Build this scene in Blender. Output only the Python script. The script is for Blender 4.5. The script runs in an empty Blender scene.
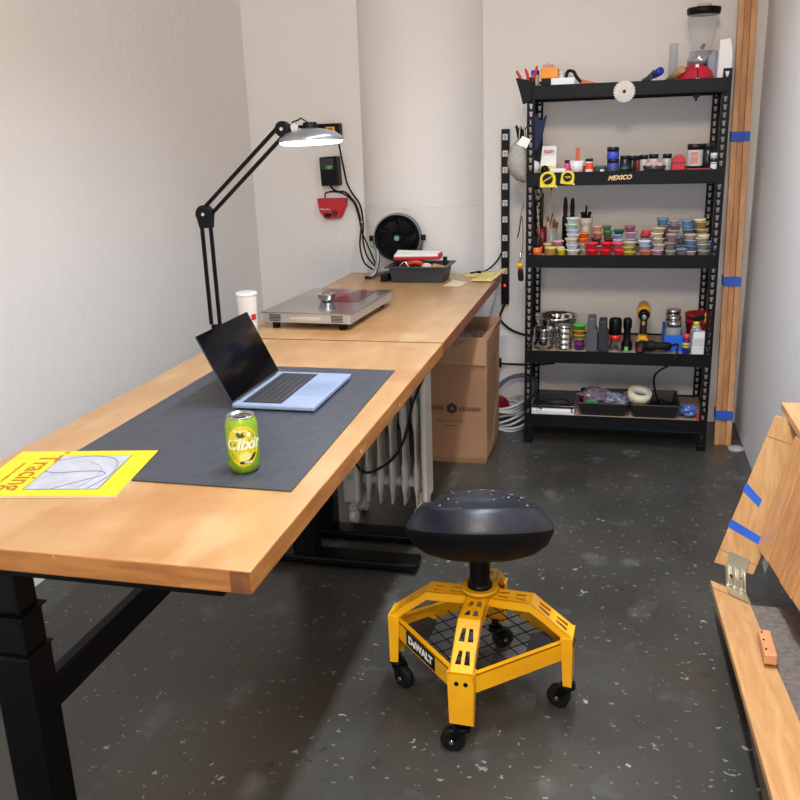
import bpy, math, random
from mathutils import Vector, Matrix
random.seed(7)
C = bpy.context.scene.collection
scn = bpy.context.scene
PI = math.pi
# ------------------------------------------------------------ camera
FPX, YAW, PIT, ROL, HC = 880.85, -.2497, .2934, .0336, 1.4355
fw = Vector((math.sin(YAW)*math.cos(PIT), math.cos(YAW)*math.cos(PIT), -math.sin(PIT)))
rt = Vector((math.cos(YAW), -math.sin(YAW), 0)); dn = fw.cross(rt)
rt, dn = (math.cos(ROL)*rt+math.sin(ROL)*dn, -math.sin(ROL)*rt+math.cos(ROL)*dn)
cd = bpy.data.cameras.new('camera'); cam = bpy.data.objects.new('camera', cd); C.objects.link(cam)
cd.sensor_width = 36; cd.lens = 36*FPX/800; cd.clip_start = .02
up, bk = -dn, -fw
cam.matrix_world = Matrix(((rt.x, up.x, bk.x, 0), (rt.y, up.y, bk.y, 0), (rt.z, up.z, bk.z, HC), (0, 0, 0, 1)))
scn.camera = cam
# ------------------------------------------------------------ world, lamps, exposure
w = bpy.data.worlds.new('world'); scn.world = w; w.use_nodes = True
w.node_tree.nodes['Background'].inputs[0].default_value = (.70, .82, 1, 1)
w.node_tree.nodes['Background'].inputs[1].default_value = 2.9
scn.view_settings.view_transform = 'Standard'; scn.view_settings.look = 'None'
scn.view_settings.exposure = -.12; scn.view_settings.gamma = 1
def area(name, loc, sx, sy, power, color, rot=(0, 0, 0)):
    l = bpy.data.lights.new(name, 'AREA'); l.shape = 'RECTANGLE'; l.size = sx; l.size_y = sy
    l.energy = power; l.color = color
    o = bpy.data.objects.new(name, l); o.location = loc; o.rotation_euler = rot; C.objects.link(o); return o
strip = area('ceiling_strip_lamp', (-.17, 2.1, 2.78), .10, 2.4, 50, (.74, .85, 1)); strip.data.spread = math.radians(118)
area('back_wall_fill', (-.05, -.6, 2.8), .6, .5, 78, (1, .83, .68), (math.radians(62), 0, 0))  # unseen warm fill added above and behind the camera to brighten the back wall

def at(u, v, ax, val):
    d = fw + rt*((u-400)/FPX) + dn*((v-400)/FPX)
    o = Vector((0, 0, HC)); return o + d*((val-o[ax])/d[ax])
def XU(u, Y, z):            # x of a point at depth Y and height z
    lo, hi = -4., 3.
    for _ in range(40):
        m = (lo+hi)/2; v = Vector((m, Y, z-HC)); q = 400+FPX*v.dot(rt)/v.dot(fw)
        if q < u: lo = m
        else: hi = m
    return m
# ------------------------------------------------------------ materials
MATS = {}
def lin(c): return tuple(((x/255)/12.92 if x/255 <= .04045 else ((x/255+.055)/1.055)**2.4) for x in c)
def mat(name, rgb, rough=.5, metal=0., **k):
    if name in MATS: return MATS[name]
    m = bpy.data.materials.new(name); m.use_nodes = True; n = m.node_tree.nodes; L = m.node_tree.links
    b = n['Principled BSDF']; c = lin(rgb)
    b.inputs['Roughness'].default_value = rough; b.inputs['Metallic'].default_value = metal
    b.inputs['Base Color'].default_value = (*c, 1)
    if 'spec' in k: b.inputs['Specular IOR Level'].default_value = k['spec']
    if 'trans' in k: b.inputs['Transmission Weight'].default_value = k['trans']; b.inputs['IOR'].default_value = k.get('ior', 1.45)
    if 'alpha' in k: b.inputs['Alpha'].default_value = k['alpha']
    if 'coat' in k: b.inputs['Coat Weight'].default_value = k['coat']; b.inputs['Coat Roughness'].default_value = .1
    if 'emit' in k: b.inputs['Emission Color'].default_value = (*lin(k.get('ecol', rgb)), 1); b.inputs['Emission Strength'].default_value = k['emit']
    v = k.get('var', .06); sc = k.get('scale', 12)
    tc = n.new('ShaderNodeTexCoord'); mp = n.new('ShaderNodeMapping'); L.new(tc.outputs['Object'], mp.inputs[0])
    mp.inputs['Scale'].default_value = k.get('stretch', (1, 1, 1))
    no = n.new('ShaderNodeTexNoise'); no.inputs['Scale'].default_value = sc; no.inputs['Detail'].default_value = k.get('detail', 4)
    if 'dist' in k: no.inputs['Distortion'].default_value = k['dist']
    L.new(mp.outputs[0], no.inputs[0])
    cr = n.new('ShaderNodeValToRGB'); e = cr.color_ramp.elements
    c2 = lin(k['rgb2']) if 'rgb2' in k else tuple(x*(1-v*2.4) for x in c)
    e[0].position = k.get('p0', .35); e[1].position = k.get('p1', .65); e[0].color = (*c2, 1); e[1].color = (*c, 1)
    L.new(no.outputs[0], cr.inputs[0]); L.new(cr.outputs[0], b.inputs['Base Color'])
    if k.get('bump'):
        bu = n.new('ShaderNodeBump'); bu.inputs['Strength'].default_value = k['bump']; bu.inputs['Distance'].default_value = .01
        n2 = n.new('ShaderNodeTexNoise'); n2.inputs['Scale'].default_value = k.get('bscale', 60); L.new(tc.outputs['Object'], n2.inputs[0])
        L.new(n2.outputs[0], bu.inputs['Height']); L.new(bu.outputs[0], b.inputs['Normal'])
    MATS[name] = m; return m
def mixin(m, col, ramp, scale, stretch=(1, 1, 1), vor=False, rough=None):
    """layer a second colour over a material where a noise / voronoi passes a threshold"""
    n = m.node_tree.nodes; L = m.node_tree.links; b = n['Principled BSDF']
    src = b.inputs['Base Color'].links[0].from_socket
    tc = n.new('ShaderNodeTexCoord'); mp = n.new('ShaderNodeMapping'); mp.inputs['Scale'].default_value = stretch
    L.new(tc.outputs['Object'], mp.inputs[0])
    t = n.new('ShaderNodeTexVoronoi' if vor else 'ShaderNodeTexNoise'); t.inputs['Scale'].default_value = scale
    if not vor: t.inputs['Detail'].default_value = 6
    if vor:
        nz = n.new('ShaderNodeTexNoise'); nz.inputs['Scale'].default_value = scale*3.1; nz.inputs['Detail'].default_value = 3
        sc_ = n.new('ShaderNodeVectorMath'); sc_.operation = 'SCALE'; sc_.inputs['Scale'].default_value = .9/scale
        ad = n.new('ShaderNodeVectorMath'); L.new(mp.outputs[0], nz.inputs[0]); L.new(nz.outputs['Color'], sc_.inputs[0])
        L.new(mp.outputs[0], ad.inputs[0]); L.new(sc_.outputs[0], ad.inputs[1]); L.new(ad.outputs[0], t.inputs[0])
    else: L.new(mp.outputs[0], t.inputs[0])
    cr = n.new('ShaderNodeValToRGB'); e = cr.color_ramp.elements
    e[0].position, e[1].position = ramp[0], ramp[1]; e[0].color = (ramp[2],)*3+(1,); e[1].color = (ramp[3],)*3+(1,)
    L.new(t.outputs[0], cr.inputs[0])
    mx = n.new('ShaderNodeMix'); mx.data_type = 'RGBA'; L.new(cr.outputs[0], mx.inputs[0]); L.new(src, mx.inputs[6])
    mx.inputs[7].default_value = (*lin(col), 1); L.new(mx.outputs[2], b.inputs['Base Color'])
wall_m = mat('painted_plaster', (236, 233, 229), .72, var=.01, scale=1.5, bump=.25, bscale=25)
ceil_m = mat('ceiling_paint', (205, 200, 192), .8)
floor_m = mat('polished_concrete', (72, 70, 64), .32, rgb2=(52, 50, 45), scale=2.2, detail=8, p0=.3, p1=.72, bump=.05, bscale=40)
mixin(floor_m, (66, 58, 48), (.50, .66, 0, .8), 1.3)
mixin(floor_m, (112, 112, 110), (.60, .74, 0, .55), 5.5)
mixin(floor_m, (160, 158, 152), (.04, .095, .9, 0), 9.5, vor=True)
mixin(floor_m, (150, 148, 142), (.07, .145, .85, 0), 25, (1, 1.4, 1), vor=True)
mixin(floor_m, (130, 128, 122), (.70, .72, 0, .8), 30)
mixin(floor_m, (46, 44, 40), (.56, .70, 0, .6), 2.7, (1, .7, 1))
mixin(floor_m, (38, 36, 34), (.06, .11, .8, 0), 14, (1.2, 1, 1), vor=True)
desk_m = mat('maple_ply_top', (190, 150, 102), .27, rgb2=(176, 132, 84), scale=2.3, stretch=(3.2, 1, 1), detail=7, dist=1.1, p0=.3, p1=.7)
mixin(desk_m, (166, 110, 62), (.55, .70, 0, .7), 1.9, (1, 1.6, 1))
mixin(desk_m, (202, 168, 124), (.56, .72, 0, .6), 2.6, (2.5, 1, 1))
edge_m = mat('ply_edge', (176, 120, 60), .42, rgb2=(150, 94, 44), scale=9, stretch=(1, 1, 8), detail=6)
mixin(edge_m, (225, 175, 120), (.66, .72, 0, .8), 26)
black_m = mat('black_powdercoat', (4, 4, 5), .45, var=.1, scale=30, spec=.18)
blackp_m = mat('black_plastic', (6, 6, 7), .45, var=.1, spec=.22)
rub_m = mat('black_rubber', (10, 10, 10), .65, spec=.3)
shelfm = mat('shelf_steel', (10, 12, 15), .48, var=.05, spec=.2)
fibre = mat('particle_board', (172, 150, 128), .75, scale=70, rgb2=(146, 124, 102))
yel = mat('yellow_powdercoat', (247, 180, 8), .34, rgb2=(236, 165, 6), scale=8, coat=.3)
steel = mat('brushed_steel', (196, 196, 196), .25, 1., var=.05, scale=40, stretch=(1, 1, 12))
chrome = mat('chrome', (226, 226, 226), .08, 1.)
white_p = mat('white_plastic', (234, 233, 230), .4, var=.01)
paper = mat('white_paper', (236, 234, 228), .7, var=.02)
pine = mat('pine_wood', (216, 166, 108), .45, rgb2=(198, 143, 86), scale=6, stretch=(5, .7, .7), dist=1.2, detail=6)
pine_y = mat('pine_plank', (202, 156, 102), .45, rgb2=(184, 134, 82), scale=7, stretch=(5, .55, .9), dist=1.6, detail=6)
mixin(pine_y, (178, 120, 70), (.66, .70, 0, .5), 5, (7, .7, .7))
red_m = mat('red_plastic', (200, 28, 36), .4)
blue_tape = mat('blue_tape', (34, 92, 196), .6, var=.08)
glass = mat('clear_glass', (250, 252, 252), .03, trans=1., var=0)
clearp = mat('clear_plastic', (225, 225, 228), .12, alpha=.32, var=.1)
bagm = mat('clear_bag', (215, 214, 216), .16, alpha=.28, var=.2, scale=30)
# ------------------------------------------------------------ mesh builder
class MB:
    def __init__(s): s.v = []; s.f = []; s.m = []; s.mi = 0; s.sm = []
    def add(s, vs, fs, smooth=False):
        o = len(s.v); s.v += [tuple(v) for v in vs]; s.f += [[i+o for i in f] for f in fs]
        s.m += [s.mi]*len(fs); s.sm += [smooth]*len(fs); return s
    def box(s, a, b, rz=0, rot=None, piv=None):
        xs = (a[0], b[0]); ys = (a[1], b[1]); zs = (a[2], b[2])
        v = [Vector((x, y, z)) for z in zs for y in ys for x in xs]
        if rz or rot:
            R = rot or Matrix.Rotation(rz, 3, 'Z'); p = Vector(piv) if piv else (Vector(a)+Vector(b))/2
            v = [R@(q-p)+p for q in v]
        return s.add(v, [(0, 2, 3, 1), (4, 5, 7, 6), (0, 1, 5, 4), (2, 6, 7, 3), (0, 4, 6, 2), (1, 3, 7, 5)])
    def cbox(s, c, d, rot=None):
        c = Vector(c); d = Vector(d)/2
        return s.box(c-d, c+d, rot=rot, piv=c)
    def beam(s, p, q, wd, ht, upv=(0, 0, 1)):
        p = Vector(p); q = Vector(q); d = (q-p).normalized(); u = Vector(upv); r = d.cross(u).normalized(); u = r.cross(d).normalized()
        v = []
        for e in (p, q):
            for a, b in ((-1, -1), (1, -1), (1, 1), (-1, 1)): v.append(e+r*(a*wd/2)+u*(b*ht/2))
        return s.add(v, [(0, 1, 2, 3), (7, 6, 5, 4), (0, 4, 5, 1), (1, 5, 6, 2), (2, 6, 7, 3), (3, 7, 4, 0)])
    def cyl(s, p, q, r, r2=None, n=20, caps=True):
        r2 = r if r2 is None else r2; return s.lathe_ax(p, q, [(0, 0), (r, 0), (r2, 1), (0, 1)] if caps else [(r, 0), (r2, 1)], n)
    def lathe_ax(s, p, q, prof, n=20):
        p = Vector(p); q = Vector(q); d = q-p; l = d.length; d.normalize()
        a = d.orthogonal().normalized(); b = d.cross(a)
        v = []; f = []
        for r, t in prof:
            for i in range(n):
                an = 2*PI*i/n; v.append(p+d*(t*l)+(a*math.cos(an)+b*math.sin(an))*max(r, 1e-5))
        o = len(s.v); k = len(prof)
        for j in range(k-1):
            # sharp cap rings stay flat
            flat = abs(prof[j][1]-prof[j+1][1]) < 1e-6
            fs = [(j*n+i, j*n+(i+1) % n, (j+1)*n+(i+1) % n, (j+1)*n+i) for i in range(n)]
            f.append((fs, not flat))
        s.v += [tuple(x) for x in v]
        for fs, sm in f:
            for q4 in fs: s.f.append([i+o for i in q4]); s.m.append(s.mi); s.sm.append(sm)
        return s
    def lathe(s, c, prof, n=24):         # prof: (radius, z) around vertical axis at c
        c = Vector(c); return s.lathe_ax(c, c+Vector((0, 0, 1)), prof, n)
    def tube(s, pts, r, n=8, closed=False):
        P = [Vector(p) for p in pts]; v = []; m = len(P); prev = None
        for i, p in enumerate(P):
            if closed: t = P[(i+1) % m]-P[i-1]
            else: t = P[min(i+1, m-1)]-P[max(i-1, 0)]
            t.normalize()
            a = t.orthogonal().normalized() if prev is None else (prev-t*prev.dot(t)).normalized()
            prev = a; b = t.cross(a); rr = r[i] if isinstance(r, (list, tuple)) else r
            for k in range(n): v.append(p+(a*math.cos(2*PI*k/n)+b*math.sin(2*PI*k/n))*rr)
        f = []
        for i in range(m if closed else m-1):
            j = (i+1) % m
            for k in range(n): f.append((i*n+k, i*n+(k+1) % n, j*n+(k+1) % n, j*n+k))
        if not closed: f.append(tuple(range(n))[::-1]); f.append(tuple(range((m-1)*n, m*n)))
        return s.add(v, f, True)
    def prism(s, poly, d):               # poly: 3D points, extruded by vector d
        d = Vector(d); a = [Vector(p) for p in poly]; n = len(a)
        return s.add(a+[p+d for p in a], [tuple(range(n))[::-1], tuple(range(n, 2*n))]+[(i, (i+1) % n, (i+1) % n+n, i+n) for i in range(n)])
    def sphere(s, c, r, n=16, sq=(1, 1, 1)):
        c = Vector(c); v = []; f = []; k = n//2
        for j in range(k+1):
            th = PI*j/k
            for i in range(n): v.append(c+Vector((math.sin(th)*math.cos(2*PI*i/n)*sq[0], math.sin(th)*math.sin(2*PI*i/n)*sq[1], math.cos(th)*sq[2]))*r)
        for j in range(k):
            for i in range(n): f.append((j*n+i, (j+1)*n+i, (j+1)*n+(i+1) % n, j*n+(i+1) % n))
        return s.add(v, f, True)
    def build(s, name, mats, parent=None, bevel=0, seg=2, origin=None):
        me = bpy.data.meshes.new(name); o = bpy.data.objects.new(name, me); C.objects.link(o)
        base = Vector((0, 0, 0))
        if origin is not None: base = Vector(origin)
        elif parent is None:
            xs = [v[0] for v in s.v]; ys = [v[1] for v in s.v]; zs = [v[2] for v in s.v]
            base = Vector(((min(xs)+max(xs))/2, (min(ys)+max(ys))/2, min(zs)))
        else: base = parent_base(parent)
        me.from_pydata([tuple(Vector(v)-base) for v in s.v], [], s.f); me.update()
        if not isinstance(mats, (list, tuple)): mats = [mats]
        for m in mats: me.materials.append(m)
        for i, p in enumerate(me.polygons): p.material_index = s.m[i]; p.use_smooth = s.sm[i]
        import bmesh
        bm = bmesh.new(); bm.from_mesh(me); bmesh.ops.remove_doubles(bm, verts=bm.verts, dist=1e-5)
        bmesh.ops.recalc_face_normals(bm, faces=bm.faces); bm.to_mesh(me); bm.free()
        if parent is None: o.location = base
        else: o.parent = parent
        if bevel:
            b = o.modifiers.new('bevel', 'BEVEL'); b.width = bevel; b.segments = seg; b.limit_method = 'ANGLE'; b.angle_limit = .6
            b.harden_normals = False
        return o
BASE = {}
def parent_base(p):
    b = Vector((0, 0, 0)); q = p
    while q: b += q.location; q = q.parent
    return b
def tag(o, label, cat, group=None):
    o['label'] = label; o['category'] = cat
    if group: o['group'] = group
    return o
def thing(name, label, cat, loc, group=None):
    o = bpy.data.objects.new(name, None); C.objects.link(o); o.location = loc; o.empty_display_size = .05
    return tag(o, label, cat, group)
def struct(o): o['kind'] = 'structure'; return o
def text(s, size, m, parent, M, name='lettering', ext=.0006, shear=0, bold=0, align='CENTER'):
    cu = bpy.data.curves.new('t', 'FONT'); cu.body = s; cu.size = size; cu.extrude = ext; cu.align_x = align; cu.align_y = 'CENTER'
    cu.shear = shear; cu.offset = bold; cu.resolution_u = 3
    t = bpy.data.objects.new('t', cu); C.objects.link(t)
    me = bpy.data.meshes.new_from_object(t); bpy.data.objects.remove(t)
    me.transform(Matrix.Translation(-parent_base(parent))@M)
    me.materials.clear(); me.materials.append(m)
    o = bpy.data.objects.new(name, me); C.objects.link(o); o.parent = parent; return o
def frame(o, x, y):                      # matrix from origin, local x and y directions
    x = Vector(x).normalized(); z = x.cross(Vector(y)).normalized(); y = z.cross(x)
    return Matrix(((x.x, y.x, z.x, o[0]), (x.y, y.y, z.y, o[1]), (x.z, y.z, z.z, o[2]), (0, 0, 0, 1)))
def spline(pts, k=6):
    P = [Vector(p) for p in pts]; P = [P[0]*2-P[1]]+P+[P[-1]*2-P[-2]]; out = []
    for i in range(1, len(P)-2):
        a, b, c, d = P[i-1:i+3]
        for j in range(k):
            t = j/k; out.append(.5*((2*b)+(c-a)*t+(2*a-5*b+4*c-d)*t*t+(3*b-a-3*c+d)*t**3))
    out.append(P[-2]); return out

# ============================================================ the setting
XL, XR, YB, ZC, YR = -1.89, .585, 4.45, 2.95, -2.2
struct(MB().box((XL-.1, YR, -.1), (XR+.1, YB+.1, 0)).build('floor', floor_m, origin=(0, 0, 0)))
struct(MB().box((XL-.1, YR, ZC), (XR+.1, YB+.1, ZC+.1)).build('ceiling', ceil_m))
struct(MB().box((XL-.1, YR, 0), (XL, YB+.1, ZC)).build('wall_left', wall_m))
struct(MB().box((XR, YR, 0), (XR+.1, YB+.1, ZC)).build('wall_right', wall_m))
struct(MB().box((XL, YB, 0), (XR, YB+.1, ZC)).build('wall_back', wall_m))
struct(MB().box((XL, YR, 2.0), (XR, YR+.1, ZC)).build('wall_front', wall_m))
# round column half buried in the back wall, two lifts of plaster
R0, cx = .357, -.978
b = MB()
for z0, z1, rr in ((0, 1.085, R0), (1.086, ZC, R0-.001)):
    pts = []
    for i in range(25):
        a = math.radians(-62+124*i/24); pts.append((cx+rr*math.sin(a), YB+.18-rr*math.cos(a)+(R0-.36), z0))
    pts = [(cx+.318, YB+.02, z0)]+[(x, min(y, YB+.01), z) for x, y, z in pts[::-1]]+[(cx-.318, YB+.02, z0)]
    b.prism(pts, (0, 0, z1-z0))
o = b.build('trim_1', wall_m); struct(o)

# ============================================================ desks
def desk(loc_y0, loc_y1, label, nm='standing_desk', legs=(), rail=None, zt=.7755, em=None):
    x0, x1 = -1.312, -.553
    t = thing(nm, label, 'desk', ((x0+x1)/2, (loc_y0+loc_y1)/2, 0), 'standing desks end to end')
    b = MB(); b.box((x0, loc_y0, zt-.042), (x1, loc_y1, zt))
    top = b.build('desktop', [desk_m, em or edge_m], t, bevel=.003)
    for p in top.data.polygons: p.material_index = 0 if p.normal.z > .5 else 1
    for (ly, xc) in legs:
        g = MB(); g.box((x0+.06, ly-.035, zt-.075), (x1-.07, ly+.035, zt-.042)); g.build('top_bracket', black_m, t, bevel=.004)
        g = MB()
        g.box((xc-.042, ly-.036, .03), (xc+.042, ly+.036, .53)); g.box((xc-.038, ly-.032, .53), (xc+.038, ly+.032, .612))
        g.box((xc-.034, ly-.028, .612), (xc+.034, ly+.028, zt-.07))
        col = g.build('leg', black_m, t, bevel=.006)
        for z in (.53, .612):
            g = MB(); g.box((xc-.0435, ly-.0375, z-.002), (xc+.0435, ly+.0375, z+.002)); g.cyl((xc+.03, ly-.040, z-.010), (xc+.03, ly-.036, z-.010), .003); g.build('collar', blackp_m, col)
        g = MB(); g.box((x0+.05, ly-.045, .012), (x1-.075, ly+.045, .042)); ft = g.build('foot', black_m, t, bevel=.008)
        g = MB()
        for xx in (x0+.08, x1-.105): g.cyl((xx, ly, 0), (xx, ly, .013), .022)
        g.build('levelling_pad', rub_m, ft)
    if em is None:
        g = MB(); g.box((x1-.036, loc_y0-.0008, zt-.040), (x1-.0015, loc_y0+.01, zt-.002)); g.build('end_block', mat('end_grain', (128, 78, 38), .55, rgb2=(104, 60, 28), scale=60), t)
    if rail:
        g = MB(); g.box((rail[0], rail[1], rail[3]), (rail[0]+.03, rail[2], rail[3]+.07)); g.build('crossbar', black_m, t, bevel=.004)
    g = MB()
    for xx in (x0+.2, x1-.2): g.box((xx-.02, legs[0][0], zt-.065), (xx+.02, legs[-1][0], zt-.042))
    g.build('top_rail', black_m, t)
    return t
desk(1.166, 2.7595, 'nearer wooden topped standing desk holding the laptop, can and yellow magazine', legs=((1.24, -1.072), (2.65, -1.03)), rail=(-1.066, 1.27, 2.62, .378))
desk(2.773, 4.235, 'farther wooden topped standing desk holding the turntable-like steel box and fan'.replace('turntable-like steel box', 'flat steel cooktop'), legs=((2.86, -1.03), (4.12, -1.03)), em=mat('ply_edge_stained', (150, 88, 56), .45, rgb2=(120, 62, 40), scale=9, stretch=(1, 1, 8)))
ZT = .7755
# ------------------------------------------------ cutting mat
mm = mat('cutting_mat_grey', (62, 65, 72), .42, rgb2=(54, 57, 64), scale=20)
gl = mat('mat_lines', (92, 99, 112), .5)
o = MB(); o.prism([(-1.165, 1.488, ZT+.0004), (-.603, 1.486, ZT+.0004), (-.624, 2.395, ZT+.0004), (-1.165, 2.398, ZT+.0004)], (0, 0, .003))
t = thing('cutting_mat', 'dark grey gridded cutting mat lying on the nearer desk under the laptop', 'mat', (-.886, 1.94, ZT))
o.build('mat_sheet', mm, t)
o = MB()
for i in range(1, 22): x = -1.165+i*.557/22; o.box((x-.0004, 1.5, ZT+.0034), (x+.0004, 2.386, ZT+.00365))
for i in range(1, 36): y = 1.488+i*.91/36; o.box((-1.155, y-.0004, ZT+.0034), (-.618, y+.0004, ZT+.00365))
o.build('grid_lines', gl, t)
ZM = ZT+.0038
# ------------------------------------------------ laptop
alu = mat('space_grey_aluminium', (160, 178, 208), .38, .35, var=.02)
key = mat('laptop_keys', (36, 37, 41), .5)
scr = mat('laptop_screen_off', (8, 8, 12), .08, var=0, spec=.4)
dk = mat('laptop_underside', (45, 46, 50), .5)
t = thing('laptop', 'open silver laptop with a dark screen standing on the grey cutting mat', 'laptop', (-.83, 2.12, ZM))
lx0, lx1, ly0, ly1 = -.942, -.721, 1.966, 2.286
b = MB(); b.box((lx0, ly0, ZM+.004), (lx1, ly1, ZM+.0155)); base = b.build('base', alu, t, bevel=.003)
b = MB()
for sx in (lx0+.02, lx1-.02):
    for sy in (ly0+.02, ly1-.02): b.cyl((sx, sy, ZM), (sx, sy, ZM+.005), .008)
b.build('rubber_foot', dk, base)
b = MB(); b.box((lx0+.022, ly0+.017, ZM+.0155), (lx0+.128, ly1-.017, ZM+.0158)); b.build('keyboard_well', key, base)
b = MB()
for r in range(6):
    n = 14; x = lx0+.026+r*.0170; yy = ly0+.020
    wds = [1]*14
    if r == 5: wds = [1, 1, 1, 1.2, 5.2, 1.2, 1, .8, .8, .8]
    tot = sum(wds); L_ = (ly1-ly0-.040)
    for wd in wds:
        ww = L_*wd/tot; b.box((x, yy+.0012, ZM+.0158), (x+(.0145 if r else .010), yy+ww-.0012, ZM+.0172)); yy += ww
b.build('keys', mat('laptop_keycap', (52, 54, 60), .45), base, bevel=.0006)
b = MB(); b.box((lx0+.135, (ly0+ly1)/2-.066, ZM+.01545), (lx1-.006, (ly0+ly1)/2+.066, ZM+.0157)); b.build('trackpad', mat('trackpad', (150, 170, 202), .3, .35), base)
# lid: hinge line at lx0; leans back (towards -x)
hz = ZM+.0155
pt = at(197, 334, 1, 1.966); pt2 = at(243, 314, 1, 2.286)
topx = (pt.x+pt2.x)/2; topz = (pt.z+pt2.z)/2
v = Vector((topx-lx0, 0, topz-hz)); v = v.normalized()*min(.221, v.length)
nrm = Vector((v.z, 0, -v.x)).normalized()   # towards the keyboard
h0 = Vector((lx0+.004, 0, hz))
def lidq(y0, y1, a, c, off, th):
    P = [h0+v*a+nrm*off+Vector((0, y0, 0)), h0+v*a+nrm*off+Vector((0, y1, 0)), h0+v*c+nrm*off+Vector((0, y1, 0)), h0+v*c+nrm*off+Vector((0, y0, 0))]
    return P, nrm*th
b = MB(); b.prism(*lidq(ly0, ly1, 0, 1, -.004, .004)); lid = b.build('lid', mat('lid_edge', (70, 74, 80), .4, .6), t, bevel=.0012)
b = MB(); b.prism(*lidq(ly0+.0006, ly1-.0006, .03, .998, 0, .0008)); b.build('screen', scr, lid)
b = MB(); b.cyl(h0+Vector((0, ly0+.03, -.002)), h0+Vector((0, ly1-.03, -.002)), .0045); b.build('hinge', dk, lid)
# ------------------------------------------------ drink can
t = thing('drink_can', 'green and yellow sparkling drink can standing on the cutting mat', 'can', (-.739, 1.578, ZM))
cx_, cy_ = -.739, 1.578
canm = mat('can_green', (150, 182, 44), .28, .35, rgb2=(120, 164, 34), scale=40)
b = MB(); b.lathe((cx_, cy_, ZM), [(0, .004), (.021, .004), (.024, 0), (.026, .002), (.0325, .012), (.0335, .018), (.0335, .098), (.031, .108), (.0275, .116)], 40)
body = b.build('can_body', canm, t)
b = MB(); b.lathe((cx_, cy_, ZM), [(.0275, .116), (.0285, .1185), (.0278, .120), (.0262, .1195), (.025, .1155), (0, .1155)], 40); b.build('can_lid', mat('can_aluminium', (205, 205, 205), .25, 1.), t)
b = MB(); b.cbox((cx_-.004, cy_+.001, ZM+.1172), (.024, .014, .0012)); tb = b.build('pull_tab', chrome, t, bevel=.003)
b = MB(); b.lathe((cx_+.008, cy_-.012, ZM+.1157), [(0, .0), (.0085, .0), (.0085, .0008), (0, .0008)], 16); b.build('opening', mat('opening_dark', (15, 15, 15), .6), t)
# wrapped graphics: patches that follow the can's surface
ang0 = math.atan2(0-cy_, 0-cx_)           # towards the viewer's side of the desk
def patch(pts, m, name, r=.0338, th=.0002):   # pts in (arc metres, height) outline -> fan mesh on cylinder
    cxp = sum(p[0] for p in pts)/len(pts); czp = sum(p[1] for p in pts)/len(pts)
    bb = MB(); ring = [pts] + [[(cxp+(x-cxp)*k, czp+(z-czp)*k) for x, z in pts] for k in (.66, .33, .02)]
    vs = []
    for rg in ring:
        for x, z in rg:
            a = ang0+x/.0335; vs.append((cx_+math.cos(a)*r, cy_+math.sin(a)*r, ZM+z))
    n = len(pts); fs = []
    for j in range(3):
        for i in range(n): fs.append((j*n+i, j*n+(i+1) % n, (j+1)*n+(i+1) % n, (j+1)*n+i))
    bb.add(vs, fs, True); return bb.build(name, m, body)
yl = mat('can_yellow', (222, 205, 36), .3, .2, rgb2=(200, 190, 30), scale=60)
def ell(x, z, a, c, n=28, t0=0): return [(x+a*math.cos(2*PI*i/n+t0), z+c*math.sin(2*PI*i/n+t0)) for i in range(n)]
patch(ell(0, .062, .034, .044), yl, 'lemon_print')
patch(ell(.003, .038, .013, .012), mat('can_pale', (226, 220, 120), .3), 'fruit_print', r=.0340)
patch([(-.004+.034*math.cos(a)-.01*0, .058+.034*math.sin(a)) for a in [math.radians(-98+i*6) for i in range(13)]]+[(-.004+.031*math.cos(a), .060+.031*math.sin(a)) for a in [math.radians(-26-i*6) for i in range(13)]], mat('can_dark', (30, 46, 20), .4), 'swoosh_print', r=.0341)
patch([(-.010, .094), (-.003, .088), (.004, .094), (.002, .086), (.008, .084), (0, .080), (-.008, .080), (-.013, .086)], mat('can_leaf', (58, 84, 24), .4), 'leaf_print', r=.0341)
def wraptext(s, size, m, x0, z0, r=.0343, shear=.3, bold=0, name='lettering'):
    cu = bpy.data.curves.new('t', 'FONT'); cu.body = s; cu.size = size; cu.align_x = 'CENTER'; cu.align_y = 'CENTER'; cu.shear = shear; cu.offset = bold; cu.resolution_u = 3
    o = bpy.data.objects.new('t', cu); C.objects.link(o); me = bpy.data.meshes.new_from_object(o); bpy.data.objects.remove(o)
    pb = parent_base(body)
    for vv in me.vertices:
        a = ang0+(vv.co.x+x0)/.0335; vv.co = Vector((cx_+math.cos(a)*r, cy_+math.sin(a)*r, ZM+z0+vv.co.y))-pb
    me.materials.clear(); me.materials.append(m); q = bpy.data.objects.new(name, me); C.objects.link(q); q.parent = body; return q
cream = mat('can_cream', (240, 238, 215), .4)
wraptext('Clixir', .034, cream, 0, .066, bold=.0009)
wraptext('ORGANIC', .0065, cream, -.004, .094, shear=0, bold=.0002)
wraptext('ZERO', .006, cream, .008, .028, shear=.2, bold=.0002)
patch(ell(.013, .086, .0045, .0045, 16), cream, 'seal_print', r=.0342)
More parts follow.
